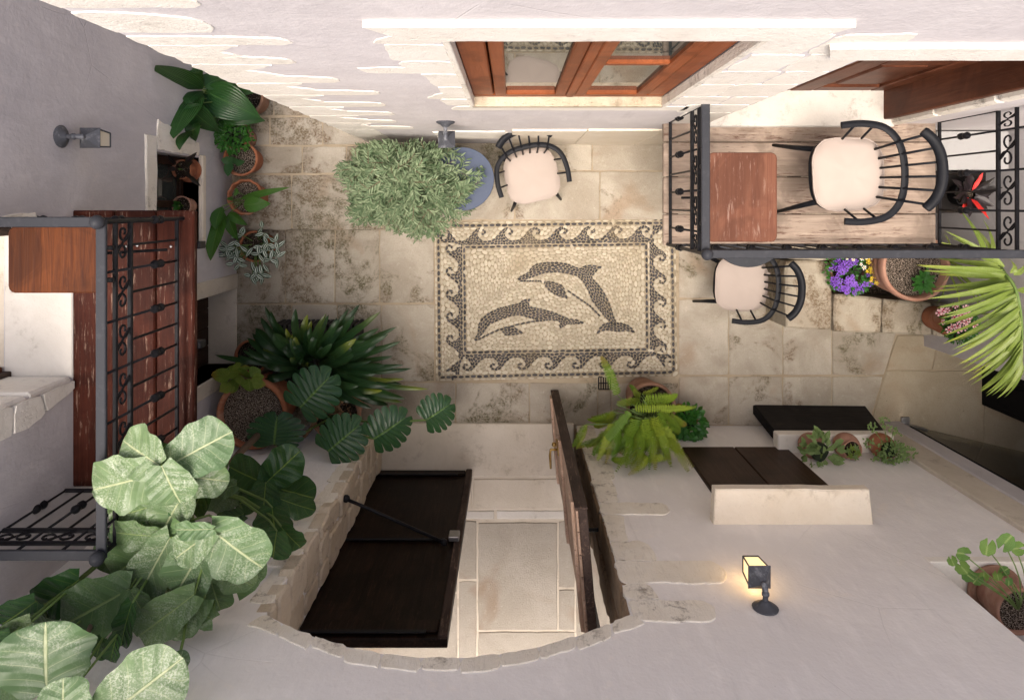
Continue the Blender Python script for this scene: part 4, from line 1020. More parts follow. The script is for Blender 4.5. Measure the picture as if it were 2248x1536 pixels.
# ------------------------------------------------------------------ chairs and tables
def superell(a_, b_, n=32, e=3.2, fx=0.0):
    out = []
    for k in range(n):
        t = 2 * math.pi * k / n; c, s_ = math.cos(t), math.sin(t)
        x = a_ * math.copysign(abs(c) ** (2 / e), c); y = b_ * math.copysign(abs(s_) ** (2 / e), s_)
        out.append((x * (1 - fx * y / b_), y))
    return out
def catmull(pts, n=6):
    pts = [Vector(p) for p in pts]; out = []
    for i in range(len(pts) - 1):
        p0, p1, p2, p3 = pts[max(i - 1, 0)], pts[i], pts[i + 1], pts[min(i + 2, len(pts) - 1)]
        for k in range(n):
            t = k / n
            out.append(.5 * ((2 * p1) + (p2 - p0) * t + (2 * p0 - 5 * p1 + 4 * p2 - p3) * t * t + (3 * p1 - p0 - 3 * p2 + p3) * t ** 3))
    out.append(pts[-1]); return out
CH = {}
def chair(label, loc, rz):
    t = thing('spindle_chair', label, 'chair', loc, rz); M = WM[t]
    if not CH:
        se = superell(.205, .205, 32, 3.0, .05)
        CH['seat'] = smooth_auto(MB().loft([[(x * .94, y * .94, .42) for x, y in se], [(x, y, .43) for x, y in se], [(x, y, .447) for x, y in se], [(x * .97, y * .97, .455) for x, y in se]], True, True).mesh(), 40)
        ce = superell(.205, .20, 40, 3.4, .03)
        wv = [1 + .012 * math.sin(k * 1.7) * math.sin(k * .6) for k in range(40)]
        rr = []
        for s_, z in ((.95, .452), (1.0, .462), (1.015, .476), (1.0, .488), (.955, .491), (.94, .494), (.80, .503), (.5, .508), (.2, .509)):
            rr.append([(x * s_ * wv[k], y * s_ * wv[k], z + (.003 * math.sin(x * 25) * math.sin(y * 21) if s_ < .95 else 0)) for k, (x, y) in enumerate(ce)])
        CH['cushion'] = MB().loft(rr, True, True).mesh(smooth=True)
        CH['piping'] = MB().tube([(x * 1.012 * wv[k % 40], y * 1.012 * wv[k % 40], .486) for k, (x, y) in enumerate(ce + ce[:1])], .004, 6).mesh(smooth=True)
        for i, (sx, sy) in enumerate(((-1, -1), (1, -1), (1, 1), (-1, 1))):
            CH['leg%d' % i] = MB().tube([(sx * .15, sy * .145, .43), (sx * .18, sy * .19, .22), (sx * .215, sy * .235, 0)], [.017, .015, .010], 8).mesh(smooth=True)
        path = catmull([(-.262, -.115, .66), (-.268, 0, .662), (-.24, .12, .665), (-.15, .195, .668), (0, .218, .67), (.15, .195, .668), (.24, .12, .665), (.268, 0, .662), (.262, -.115, .66)], 5)
        CH['arm_rail'] = smooth_auto(MB().tube(path, .0205, 8, flat=.5).mesh(), 60)
        path = catmull([(-.205, .245, .80), (-.15, .295, .81), (-.06, .325, .82), (.06, .325, .82), (.15, .295, .81), (.205, .245, .80)], 5)
        CH['back_rail'] = smooth_auto(MB().tube(path, [.024] + [.028] * (len(path) - 2) + [.024], 8, flat=.62, up=(0, -.6, 1)).mesh(), 60)
        for i in range(6):
            f = (i - 2.5) / 2.5
            CH['spindle%d' % i] = MB().tube([(f * .13, .165 - .02 * f * f, .44), (f * .155, .213 - .045 * f * f, .665), (f * .185, .315 - .055 * f * f, .81)], .0075, 6).mesh(smooth=True)
        for i, (sx, y) in enumerate(((-1, -.04), (-1, .07), (1, -.04), (1, .07))):
            CH['arm_post%d' % i] = MB().tube([(sx * .185, y + .015, .44), (sx * .262, y, .66)], .0075, 6).mesh(smooth=True)
        for i, sx in enumerate((-1, 1)):
            CH['cushion_tie%d' % i] = MB().bbox((sx * .09 - .012, .17, .47), (sx * .09 + .012, .222, .482), .003).mesh()
    for k, me in CH.items():
        nm = k.rstrip('0123456789')
        put(nm, me, 'cushion' if nm in ('cushion', 'piping', 'cushion_tie') else 'chair', t, M)
    return t
p = P(1167, 386, .5); chair('black spindle chair with beige cushion beside the slate blue table', (p.x, p.y, 0), R(13))
p = P(1629, 624, .5); chair('black spindle chair tucked under the dark round table', (p.x, p.y, 0), R(-93))
p = P(1865, 382, ZR + .5); chair('black spindle chair standing on the pale balcony planks', (p.x, p.y, ZR), R(-88))
def round_table(label, c, r, mat, h=.72):
    t = thing('round_table', label, 'table', (c.x, c.y, 0))
    put('table_top', smooth_auto(MB().lathe([(r * .97, h - .022), (r, h - .018), (r, h - .004), (r * .99, h)], (c.x, c.y, 0), 56, cap0=True, cap1=True).mesh(), 40), mat, t)
    put('column', MB().lathe([(.03, .02), (.025, .05), (.022, h - .05), (.05, h - .022)], (c.x, c.y, 0), 14).mesh(smooth=True), 'chair', t)
    for i in range(3):
        an = R(40 + 120 * i); e = Vector((math.cos(an), math.sin(an), 0)) * r * .86
        put('foot', MB().tube([(c.x, c.y, .06), (c.x + e.x * .5, c.y + e.y * .5, .045), (c.x + e.x, c.y + e.y, .014)], [.016, .014, .012], 8).mesh(), 'chair', t)
round_table('slate blue round table half hidden by the grey green shrub', P(1015, 393, .72), .236, 'table_blue')
round_table('dark grey round table under the edge of the pale balcony', P(1643, 500, .72), .295, 'table_dark')

# ------------------------------------------------------------------ leaves
def leafmesh(prof, n=10, m=3, curl=.1, cup=.1, wave=.0, fold=0.0, seed=0, heart=0.0):
    """unit leaf: y 0..1, half width 1, z in leaf lengths; curl: droop of the tip"""
    rng = random.Random(seed); mb = MB(); mb.uv = []; ph = rng.uniform(0, 6)
    cols = [i / m for i in range(-m, m + 1)]
    for i in range(n + 1):
        v = i / n
        if heart: v = 1 - (1 - v) ** 1.9
        w = prof(v)
        for c in cols:
            z = -curl * v * v + cup * abs(c) ** 1.6 * w * .3 - fold * (1 - abs(c)) * w + wave * abs(c) ** 2 * math.sin(v * 15 + ph + (0 if c > 0 else 1.3)) * .5
            mb.v.append((c * w * (1 + (.05 * math.sin(v * 17 + ph * (2 if c > 0 else 3)) if heart else 0)), v - heart * abs(c) * (1 - v) ** 4, z)); mb.uv.append(((c + 1) / 2, v))
    k = 2 * m + 1
    for i in range(n):
        for j in range(2 * m): mb.f.append((i * k + j, i * k + j + 1, (i + 1) * k + j + 1, (i + 1) * k + j))
    return mb.mesh('leaf', True, fix=False)
f_fig = lambda v: max(.02, ((v + .03) ** .26) * max(0, 1 - v ** 3.0) ** .5 * (.84 + .30 * v)) if v < 1 else .02
f_lance = lambda v: max(.01, math.sin(math.pi * v ** .85) ** .9)
f_strap = lambda v: max(.03, min(1, .62 + v * .9) * (1 - v ** 5) ** .7)
f_broad = lambda v: max(.02, math.sin(math.pi * v ** .8) ** .8 * (1 - .15 * v))
f_thin = lambda v: max(.02, min(1, .25 + v * 4) * (1 - v) ** .65)
def leafM(b_, t_, w, up=(0, 0, 1), roll=0.0):
    b_, t_ = Vector(b_), Vector(t_); y = t_ - b_; L = y.length; y.normalize(); up = Vector(up)
    n = up - y * up.dot(y)
    if n.length < .05: n = Vector((0, 1, 0)) - y * y.y
    n.normalize(); x = y.cross(n); q = Matrix.Rotation(roll, 3, y); x, n = q @ x, q @ n
    return Matrix(((x.x * w / 2, y.x * L, n.x * L, b_.x), (x.y * w / 2, y.y * L, n.y * L, b_.y), (x.z * w / 2, y.z * L, n.z * L, b_.z), (0, 0, 0, 1)))
def sc(z): return (H - z) / FPX        # metres per pixel at height z
LV = {}
def variants(key, prof, k=4, **kw):
    if key not in LV: LV[key] = [leafmesh(prof, seed=i * 7 + 3, **{a_: (b_ * random.uniform(.6, 1.4) if a_ in ('curl', 'cup', 'wave') else b_) for a_, b_ in kw.items()}) for i in range(k)]
    return LV[key]
def pot(root, c, r, h, mat='terracotta', z0=0.0, soilm='soil', ribs=0, taper=.72, scallop=0.0, soil_drop=.035, belly=False, n=36, name='pot'):
    """c: (x,y) axis; r: rim radius"""
    prof = [(r * taper * .9, 0), (r * taper, .008)]
    k = 10
    for i in range(1, k + 1):
        t = i / k; rr = r * (taper + (.96 - taper) * t)
        if belly: rr = r * (.82 + .42 * math.sin(math.pi * (t * .85 + .08)))* (1 if t < .8 else 1 - (t - .8) * .9)
        if ribs: rr *= 1 + .018 * math.sin(t * ribs * 6.28)
        prof.append((rr, h * (.86 if not belly else .9) * t))
    if ribs:
        prof = [prof[0], prof[1]] + [(r * (taper + (.96 - taper) * (i / 40)) * (1 + .016 * math.sin(i / 40 * ribs * 6.283)), .008 + h * .82 * i / 40) for i in range(1, 41)]
    rt = r if not belly else r * .92
    prof += [(rt, h * .88), (rt * 1.03, h * .91), (rt * 1.03, h * .985), (rt * 1.0, h), (rt * .93, h), (rt * .90, h * .985), (rt * .88, h - soil_drop - .02)]
    po = put(name, smooth_auto(MB().lathe(prof, (c[0], c[1], z0), n, .004, ph=random.random() * 6, scal=scallop, scn=12).mesh(), 50), mat, root)
    s_ = MB(); sz = z0 + h - soil_drop; rings = []
    for f in (.895, .6, .3, .04):
        rings.append([(c[0] + rt * f * math.cos(a_), c[1] + rt * f * math.sin(a_), sz + .018 * (1 - f) + .008 * mnoise.noise(Vector((f * 9, a_ * 2, r * 40)))) for a_ in [2 * math.pi * q / 24 for q in range(24)]])
    s_.loft(rings, False, True); put('soil', s_.mesh(smooth=True), soilm, po)
    return po
def put_leaf(root, me, mat, b_, t_, w, up=(0, 0, 1), roll=0.0, name='leaf'): return put(name, me, mat, root, leafM(b_, t_, w, up, roll))
def cloud(leaf_me_v, leaf_uv, leaf_f, mats):
    """many copies of one small leaf merged into one mesh with a tone per leaf"""
    n = len(mats); k = len(leaf_me_v); A = np.array([np.array(m) for m in mats]); V = np.array(leaf_me_v)
    w = np.einsum('nij,kj->nki', A[:, :3, :3], V) + A[:, None, :3, 3]
    fs = [tuple(i + o * k for i in f) for o in range(n) for f in leaf_f]
    me = bpy.data.meshes.new('foliage'); me.from_pydata(w.reshape(-1, 3).tolist(), [], fs)
    uvl = me.uv_layers.new(name='UVMap'); idx = np.empty(len(me.loops), np.int32); me.loops.foreach_get('vertex_index', idx)
    uvl.data.foreach_set('uv', np.tile(np.array(leaf_uv, np.float32), (n, 1))[idx].ravel())
    at = me.attributes.new('tone', 'FLOAT', 'POINT'); at.data.foreach_set('value', np.repeat(np.random.RandomState(n).rand(n), k).astype(np.float32))
    me.polygons.foreach_set('use_smooth', [True] * len(me.polygons)); return me
SML = ([(0, 0, 0), (-1, .45, .05), (0, .45, -.02), (1, .45, .05), (0, 1, -.08), (-.62, .78, .02), (.62, .78, .02)], [(.5, 0), (0, .45), (.5, .45), (1, .45), (.5, 1), (.15, .78), (.85, .78)],
       [(0, 2, 1), (0, 3, 2), (1, 2, 4, 5), (2, 3, 6, 4)])

def PF(u, v, z, mg=.05):
    """like P, but lifted until the point is clear of the walls that stand behind it"""
    du, dv = u - U0, V0 - v; d = H - z
    if du < 0: d = min(d, (-XL - mg) * FPX / -du)
    if dv < 0 and u < 1960: d = min(d, (-YB - mg) * FPX / -dv)
    if dv > 0 and du * d / FPX > -1.15: d = min(d, (YT - mg) * FPX / dv)
    return P(u, v, H - d)
# --- fiddle leaf fig growing from the big pot in the corner
z3 = lambda x, y: (.401 * x, 920 + .401 * y)
fig = thing('fiddle_leaf_fig', 'tall fig tree with huge dusty leaves in a wide ribbed terracotta pot', 'tree', (-1.99, -1.60, 0))
pot(fig, (-1.985, -1.60), .262, .60, 'terracotta', ribs=9, taper=.74, soilm='soil_speck', soil_drop=.05, n=48)
tr0 = Vector((-1.90, -1.72, .53)); trunk = [tr0, Vector((-1.91, -1.74, 1.0)), Vector((-1.90, -1.73, 1.45)), Vector((-1.84, -1.62, 1.9))]
def at(x, y, z, mg=.05): u, v = z3(x, y); return PF(u, v, z, mg)
F = [ # base, tip, width, z, material
 ((870,250),(655,120),300,2.74,'fig_pale'), ((850,300),(490,400),310,2.72,'fig_pale'), ((885,255),(980,475),270,2.76,'fig_pale'), ((955,235),(1255,75),290,2.70,'fig_pale'),
 ((960,300),(1250,350),190,2.62,'fig_pale'), ((850,470),(605,545),150,2.55,'fig_mid'), ((1010,400),(860,645),270,2.60,'fig_pale'), ((1155,600),(1430,830),350,2.78,'fig_pale'),
 ((1165,600),(945,612),95,2.82,'fig_pale'), ((1150,620),(945,770),190,2.79,'fig_pale'), ((1140,655),(940,985),270,2.72,'fig_pale'), ((1165,760),(1375,940),200,2.58,'fig_mid'),
 ((1150,860),(1200,1060),190,2.50,'fig_mid'), ((870,640),(585,625),170,2.60,'fig_mid'), ((885,680),(585,880),260,2.56,'fig_mid'), ((930,650),(725,1010),230,2.64,'fig_pale'),
 ((900,850),(910,1055),210,2.54,'fig_pale'), ((708,928),(310,1150),340,2.62,'fig_mid'), ((430,880),(155,1075),220,2.55,'fig_dark'), ((190,1000),(-20,1150),200,2.5,'fig_dark'),
 ((1060,960),(725,1215),240,2.50,'fig_mid'), ((1115,985),(905,1185),190,2.52,'fig_mid'), ((360,1170),(120,1120),150,2.60,'fig_mid'), ((170,1110),(-20,1290),190,2.58,'fig_mid'),
 ((255,1480),(235,1125),470,3.25,'fig_pale'), ((350,1720),(335,1420),310,3.32,'fig_pale'), ((560,1640),(985,1330),390,3.28,'fig_pale'), ((950,1430),(1000,1262),110,3.0,'fig_pale'),
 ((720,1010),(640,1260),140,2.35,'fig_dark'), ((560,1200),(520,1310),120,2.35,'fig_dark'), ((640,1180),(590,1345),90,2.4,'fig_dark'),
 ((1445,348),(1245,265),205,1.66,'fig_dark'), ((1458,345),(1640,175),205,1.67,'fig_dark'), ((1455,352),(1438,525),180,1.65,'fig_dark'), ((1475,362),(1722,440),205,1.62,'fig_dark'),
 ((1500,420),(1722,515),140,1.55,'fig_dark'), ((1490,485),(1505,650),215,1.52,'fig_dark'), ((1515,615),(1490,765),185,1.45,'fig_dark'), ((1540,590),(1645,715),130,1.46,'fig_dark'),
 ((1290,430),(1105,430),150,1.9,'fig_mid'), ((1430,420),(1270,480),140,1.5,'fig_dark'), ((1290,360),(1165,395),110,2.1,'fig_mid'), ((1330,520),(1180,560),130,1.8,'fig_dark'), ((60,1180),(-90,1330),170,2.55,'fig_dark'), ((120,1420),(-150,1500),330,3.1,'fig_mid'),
 ((640,420),(700,560),150,2.45,'fig_mid'), ((1000,560),(1100,700),170,2.5,'fig_mid'), ((700,760),(860,960),170,2.42,'fig_dark'), ((480,960),(330,1010),130,2.45,'fig_dark')]
fork = trunk[-1]
F = [(b_, t_, w, z + (.24 if 2.3 < z < 3 else 0), mt) for b_, t_, w, z, mt in F]
vf = variants('fig', f_fig, 8, n=16, m=4, curl=.10, cup=.26, wave=.08, heart=.13)
petiole = MB(); heads = []
centers = {'a': at(885, 255, 2.90), 'b': at(1160, 620, 2.92), 'c': at(1455, 360, 1.60), 'd': at(860, 690, 2.7), 'e': at(560, 1010, 2.68), 'f': at(330, 1560, 3.2), 'g': at(1080, 930, 2.62), 'h': at(260, 1080, 2.66), 'i': at(1300, 450, 1.7)}
for i, (b_, t_, w, z, mt) in enumerate(F):
    b3 = at(*b_, z, .10); t3 = at(*t_, z - random.uniform(.01, .06), .07); z = max(b3.z, t3.z); b3 = at(*b_, z, .05); t3 = at(*t_, z - random.uniform(.01, .05), .05); me = vf[i % 8]
    put_leaf(fig, me, mt, b3, t3, w * .401 * sc(z) * 1.30 * random.uniform(.93, 1.07), up=(random.uniform(-.18, .18), random.uniform(-.1, .2), 1))
    c = min(centers.values(), key=lambda q: (q - b3).length)
    if (c - b3).length < .32: petiole.tube([c, (c + b3) / 2 + Vector((0, 0, -.01)), b3 + Vector((0, 0, -.004))], [.006, .005, .005], 6)
    else: petiole.tube([b3 + Vector((0, 0, -.004)), b3 + (fork - b3) * .12 + Vector((0, 0, -.06)), b3 + (fork - b3) * .5 + Vector((0, 0, -.12)), fork], [.005, .006, .008, .012], 6)
rng = random.Random(17); big_ = [f for f in F if f[3] > 2.3]
for k in range(16):
    b_, t_, w, z, mt = big_[k % len(big_)] if k < 16 else F[31 + k % 12]
    f = rng.uniform(.2, .9); x, y = b_[0] + (t_[0] - b_[0]) * f + rng.uniform(-60, 60), b_[1] + (t_[1] - b_[1]) * f + rng.uniform(-60, 60)
    an = rng.uniform(0, 6.28); L = rng.uniform(190, 260); zz = z - rng.uniform(.10, .22)
    if zz > 3: zz = 2.9
    b3 = at(x, y, zz, .12); t3 = at(x + L * math.cos(an), y + L * math.sin(an), zz - .04, .08); zz = max(b3.z, t3.z); b3 = at(x, y, zz); t3 = at(x + L * math.cos(an), y + L * math.sin(an), zz - .03)
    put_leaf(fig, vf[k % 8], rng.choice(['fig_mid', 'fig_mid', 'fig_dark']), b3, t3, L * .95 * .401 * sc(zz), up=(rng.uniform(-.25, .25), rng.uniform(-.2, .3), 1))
    c = min(centers.values(), key=lambda q: (q - b3).length); petiole.tube([c + Vector((0, 0, -.1)), (c + b3) / 2 + Vector((0, 0, -.12)), b3 + Vector((0, 0, -.004))], .005, 6)
put('petioles', petiole.mesh(smooth=True), 'stem_green', fig)['kind'] = 'stuff'
tk = MB().tube(trunk, [.028, .025, .022, .019], 10)
fork = trunk[-1]
def limb(a_, b_, r0, r1):
    mid = (a_ + b_) / 2 + Vector((random.uniform(-.05, .05), random.uniform(-.05, .05), -.05)); tk.tube(catmull([a_, mid, b_], 4), [r0 + (r1 - r0) * i / 8 for i in range(9)], 8)
limb(fork, centers['d'], .018, .012); limb(centers['d'], centers['a'], .012, .008); limb(centers['d'], centers['b'], .012, .008); limb(fork, centers['e'], .016, .010)
limb(centers['e'], centers['h'], .01, .007); limb(centers['e'], centers['f'], .012, .008); limb(centers['d'], centers['g'], .01, .007); limb(trunk[2], centers['c'], .012, .007); limb(trunk[2], centers['i'], .012, .007)
put('trunk', tk.mesh(smooth=True), 'bark', fig)

# --- monstera
def monstera_mesh(seed, nl=6):
    rng = random.Random(seed); mb = MB(); mb.uv = []
    prof = lambda v: max(.10, math.sin(math.pi * min(.985, (v + .16) / 1.16)) ** .6)
    zf = lambda c, y: -.14 * y * y - .12 * abs(c) ** 1.6
    cs = (0, .22, .42, .6, .76, .9, 1.0)
    for s_ in (-1, 1):
        for k in range(nl):
            v0, v1 = k / nl, (k + 1) / nl; g_ = rng.uniform(.10, .30); start = rng.uniform(.38, .62); o = len(mb.v)
            for c in cs:
                op = max(0, (c - start) / (1 - start)) * g_ * .5; a_, b_ = v0 + (v1 - v0) * op, v1 - (v1 - v0) * op
                if c > .95: m_ = (a_ + b_) / 2 + .02; a_, b_ = m_ - (m_ - a_) * .45, m_ + (b_ - m_) * .55
                for y in (a_, (a_ + b_) / 2, b_):
                    yy = y + c * (.20 * y - .22 * (1 - y) ** 2) ; mb.v.append((s_ * c * prof(y), yy, zf(c, yy) + (.012 if y not in (a_, b_) else 0))); mb.uv.append(((s_ * c + 1) / 2, y))
            for i in range(len(cs) - 1):
                for j in range(2):
                    q = (o + 3 * i + j, o + 3 * i + 3 + j, o + 3 * i + 4 + j, o + 3 * i + 1 + j); mb.f.append(q if s_ > 0 else q[::-1])
    return mb.mesh('leaf', True, fix=False)
mv = [monstera_mesh(s_) for s_ in (1, 2, 3)]
mo = thing('monstera_plant', 'swiss cheese plant with split leaves spreading towards the arch', 'plant', (-1.40, -1.66, 0))
pot(mo, (-1.40, -1.66), .195, .40, 'terracotta_pink', taper=.75)
zA = lambda x, y: (420 + .267 * x, 640 + .267 * y)
ML = [((895,950),(1160,680),400,.78), ((680,1255),(700,1000),430,.72), ((1125,1310),(1400,1080),370,.85), ((1500,1210),(1790,1030),330,.80), ((1930,1055),(2150,920),290,.72)]
pm = MB(); c0 = Vector((-1.42, -1.68, .38))
for i, (b_, t_, w, z) in enumerate(ML):
    b3 = PF(*zA(*b_), z); t3 = PF(*zA(*t_), z - .03); z = b3.z; put_leaf(mo, mv[i % 3], 'monstera', b3, t3 - (t3 - b3) * .12, w * .267 * sc(z) * 1.15, up=(random.uniform(-.1, .1), random.uniform(-.1, .15), 1))
    mid = (c0 + b3) / 2 + Vector((0, 0, .10)); pm.tube(catmull([c0, mid, b3 + Vector((0, 0, -.004))], 5), .008, 6)
put('petioles', pm.mesh(smooth=True), 'stem_green', mo)['kind'] = 'stuff'
rt = MB(); rng = random.Random(4)
for i in range(16):
    a_ = rng.uniform(0, 6.28); r0 = rng.uniform(.0, .12); p0 = Vector((-1.40 + r0 * math.cos(a_), -1.64 + r0 * math.sin(a_), .37))
    pts = [p0]
    for k in range(5): pts.append(pts[-1] + Vector((rng.uniform(-.05, .06), rng.uniform(-.03, .06), rng.uniform(-.01, .035))))
    rt.tube(catmull(pts, 3), rng.choice([.004, .005, .009]), 6)
rt.tube(catmull([P(*zA(930, 1190), .42), P(*zA(1000, 1100), .5), P(*zA(1040, 1010), .52)], 4), .016, 8)
put('aerial_roots', rt.mesh(smooth=True), 'root', mo)['kind'] = 'stuff'

# --- clivia in a slatted crate
cv = thing('strap_leaf_plant', 'dark strap leaved plant in a black slatted planter', 'plant', (-1.62, -1.22, 0))
cx0, cx1, cy0, cy1 = -1.93, -1.27, -1.46, -.985
put('planter_box', MB().box((cx0, cy0, 0), (cx1, cy1, .24)).mesh(), 'black', cv)
for i in range(17):
    x = cx0 + (cx1 - cx0) * i / 16; put('slat', MB().box((x - .011, cy0 - .012, .005), (x + .011, cy1 + .012, .26)).mesh(), 'charcoal', cv)
st = variants('strap', f_strap, 5, n=12, m=2, curl=.0, cup=.0, fold=.03)
CL = [(700,400,605,120,60),(840,350,860,140,75),(950,420,1110,180,60),(1020,500,1130,190,65),(1180,400,1220,220,70),(1220,360,1295,140,55),(1290,330,1385,105,60),(1340,340,1555,165,60),(1330,400,1545,300,70),(1500,370,1690,290,50),(1200,520,1495,370,80),(1250,520,1620,350,80),(1480,530,1720,410,60),(1280,660,1580,440,75),(1100,600,1370,520,90),(1400,660,1560,590,70),(1450,560,1660,530,50),(1400,640,1745,600,60),(1500,650,1815,630,50),(1320,660,1650,730,70),(1350,720,1730,760,75),(1600,770,1950,800,50),(1380,780,1760,880,80),(1480,850,1740,910,60),(1200,720,1320,830,80),(1350,760,1475,880,70),(1280,840,1490,960,60),(1450,860,1620,930,80),(800,560,460,380,80),(760,580,420,480,50),(780,600,570,480,70),(600,580,195,520,55),(780,560,500,340,70),(760,480,530,300,130),(720,430,570,210,70),(880,580,740,360,70),(900,560,830,350,80),(960,540,870,320,80),(940,500,970,230,60),(800,620,800,370,50),(1080,520,1130,420,70),(1150,480,1330,350,80),(1180,500,1390,360,70),(900,580,820,520,60),(960,640,960,580,40),(700,660,540,560,90),(760,700,600,720,60),(1100,480,1250,280,70),(1000,400,985,240,60),(860,460,700,250,60)]
def arch_leaf(root, mat, b_, t_, w, arch, prof=f_strap, n=12, name='leaf', fold=.25, up=(0, 0, 1)):
    """leaf bent along an arc from b_ to t_, its own mesh"""
    b_, t_ = Vector(b_), Vector(t_); mb = MB(); mb.uv = []; side = (t_ - b_).cross(Vector(up))
    side = side.normalized() if side.length > 1e-4 else Vector((1, 0, 0))
    for i in range(n + 1):
        v = i / n; p = b_.lerp(t_, v) + Vector((0, 0, arch * 4 * v * (1 - v))); h = w / 2 * prof(v)
        for c in (-1, -.5, 0, .5, 1): mb.v.append(tuple(p + side * c * h + Vector((0, 0, abs(c) * h * fold)))); mb.uv.append(((c + 1) / 2, v))
    for i in range(n):
        for j in range(4): mb.f.append((i * 5 + j, i * 5 + j + 1, (i + 1) * 5 + j + 1, (i + 1) * 5 + j))
    return put(name, mb.mesh('leaf', True, fix=False), mat, root)
for i, (bx, by, tx, ty, w) in enumerate(CL + [(bx + random.uniform(-90, 90), by + random.uniform(-60, 60), tx + (1010 - tx) * .18 + random.uniform(-70, 70), ty + (600 - ty) * .18 + random.uniform(-60, 60), w) for bx, by, tx, ty, w in CL]):
    cxz, cyz = 1010, 600; bx, by = bx + (cxz - bx) * .55, by + (cyz - by) * .5
    zt = random.uniform(.38, .60); arch_leaf(cv, 'clivia', P(*zA(bx, by), .26 + random.uniform(0, .1)), P(*zA(tx, ty), zt), w * .267 * sc(zt) * .92, random.uniform(.05, .12))
put('soil', MB().box((cx0 + .02, cy0 + .02, .24), (cx1 - .02, cy1 - .02, .252)).mesh(), 'soil', cv)

# --- yellow green plant between crate and fig pot
lp_ = thing('leafy_pot_plant', 'small terracotta pot of yellow green leaves beside the low doorway', 'plant', (-2.12, -1.22, 0))
pot(lp_, (-2.115, -1.235), .135, .27, 'terracotta')
vb = variants('broad', f_broad, 4, n=8, m=3, curl=.15, cup=.1, wave=.06)
for i, (bx, by, tx, ty, w) in enumerate([(330,690,145,690,110),(400,660,250,660,100),(380,640,360,580,80),(330,760,215,830,90),(380,720,290,850,90),(430,650,440,600,90),(480,690,570,640,110),(500,720,600,700,80),(470,710,480,835,110),(500,750,615,770,80),(400,680,350,750,100),(420,700,390,780,90),(460,650,400,700,110),(520,700,540,760,80),(310,780,340,830,70)]):
    z = random.uniform(.62, .72); put_leaf(lp_, vb[i % 4], 'lime', PF(*zA(bx, by), z), PF(*zA(tx, ty), z - .03), w * .267 * sc(z) * 1.2, (random.uniform(-.3, .3), random.uniform(-.3, .3), 1))
stm = MB()
for i in range(6): stm.tube([(-2.115, -1.235, .23), (-2.115 + .05 * math.cos(i), -1.235 - .05 + .04 * math.sin(i * 2), .64)], .006, 6)
put('stems', stm.mesh(), 'stem_green', lp_)['kind'] = 'stuff'

# --- aspidistra and neighbours in the upper corner
z1 = lambda x, y: (.3385 * x, .3385 * y)
ap = thing('aspidistra', 'broad dark leaved plant against the lavender wall in the passage', 'plant', (-2.15, .86, ZU))
pot(ap, (-2.13, .86), .15, .28, 'terracotta_old', ZU)
for i, (bx, by, tx, ty, w, z) in enumerate([(1315,580,1010,425,165,.72),(1330,590,1690,765,200,.70),(1215,680,1425,860,140,.74),(1300,600,1125,900,170,.62),(1320,570,1495,495,110,.6),(1400,585,1672,595,95,.62),(1350,690,1410,800,120,.6),(1270,780,1270,918,95,.5),(1300,420,1315,540,60,.55),(1240,850,1165,975,60,.4),(1400,720,1720,785,120,.55),(1310,590,1220,690,90,.78),(1330,600,1360,720,100,.66),(1290,640,1190,760,120,.55),(1310,560,1250,450,100,.5)]):
    b3 = PF(*z1(bx, by), z - .06, .06); t3 = PF(*z1(tx, ty), z - .05, .04); z = (b3.z + t3.z) / 2; arch_leaf(ap, 'aspid', b3, t3, w * .3385 * sc(z) * 1.25, .05, f_broad, 12, fold=.3)
    put('leaf_stalk', MB().tube([(-2.13 + random.uniform(-.05, .05), .86 + random.uniform(-.05, .05), ZU + .24), b3 + Vector((0, 0, -.004))], [.006, .004], 6).mesh(), 'stem_green', ap)
def clump(name, label, cat, c, r, hz, n, L, w, mat, base_z, seed, potr=.1, poth=.2, pmat='terracotta', z0=0.0, dome=.6, core=True, withpot=True, belly=False, ribs=0):
    """bushy plant of many small leaves in a pot"""
    rng = random.Random(seed); t = thing(name, label, cat, (c[0], c[1], z0))
    if withpot: pot(t, c, potr, poth, pmat, z0, belly=belly, ribs=ribs)
    mats = []
    for i in range(n):
        a_ = rng.uniform(0, 6.283); rr = math.sqrt(rng.random()); el = (1 - rr * rr) ** .5
        p = Vector((c[0] + r * rr * math.cos(a_), c[1] + r * rr * math.sin(a_), base_z + hz * (dome * el + (1 - dome) * rng.random())))
        d = Vector((math.cos(a_) * (.3 + rr), math.sin(a_) * (.3 + rr), rng.uniform(-.1, .9))).normalized(); d = (d + Vector((rng.uniform(-.6, .6), rng.uniform(-.6, .6), 0))).normalized()
        l = L * rng.uniform(.7, 1.25); mats.append(leafM(p, p + d * l, w * rng.uniform(.8, 1.2), (rng.uniform(-.4, .4), rng.uniform(-.4, .4), 1)))
    o = put('foliage', cloud(*SML, mats), mat, t); o['kind'] = 'stuff'
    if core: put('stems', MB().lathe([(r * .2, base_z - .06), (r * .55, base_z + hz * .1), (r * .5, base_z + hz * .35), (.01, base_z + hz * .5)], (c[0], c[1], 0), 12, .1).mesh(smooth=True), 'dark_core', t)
    return t
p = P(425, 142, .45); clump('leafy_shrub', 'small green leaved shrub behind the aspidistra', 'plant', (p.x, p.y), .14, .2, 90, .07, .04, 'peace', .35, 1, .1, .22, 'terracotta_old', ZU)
p = P(512, 297, .4); clump('succulent_plant', 'bushy bright green succulent between aspidistra and potted snake plant', 'plant', (p.x, p.y), .14, .14, 420, .035, .018, 'bush', .34, 2, .11, .24, 'terracotta_old', ZU)
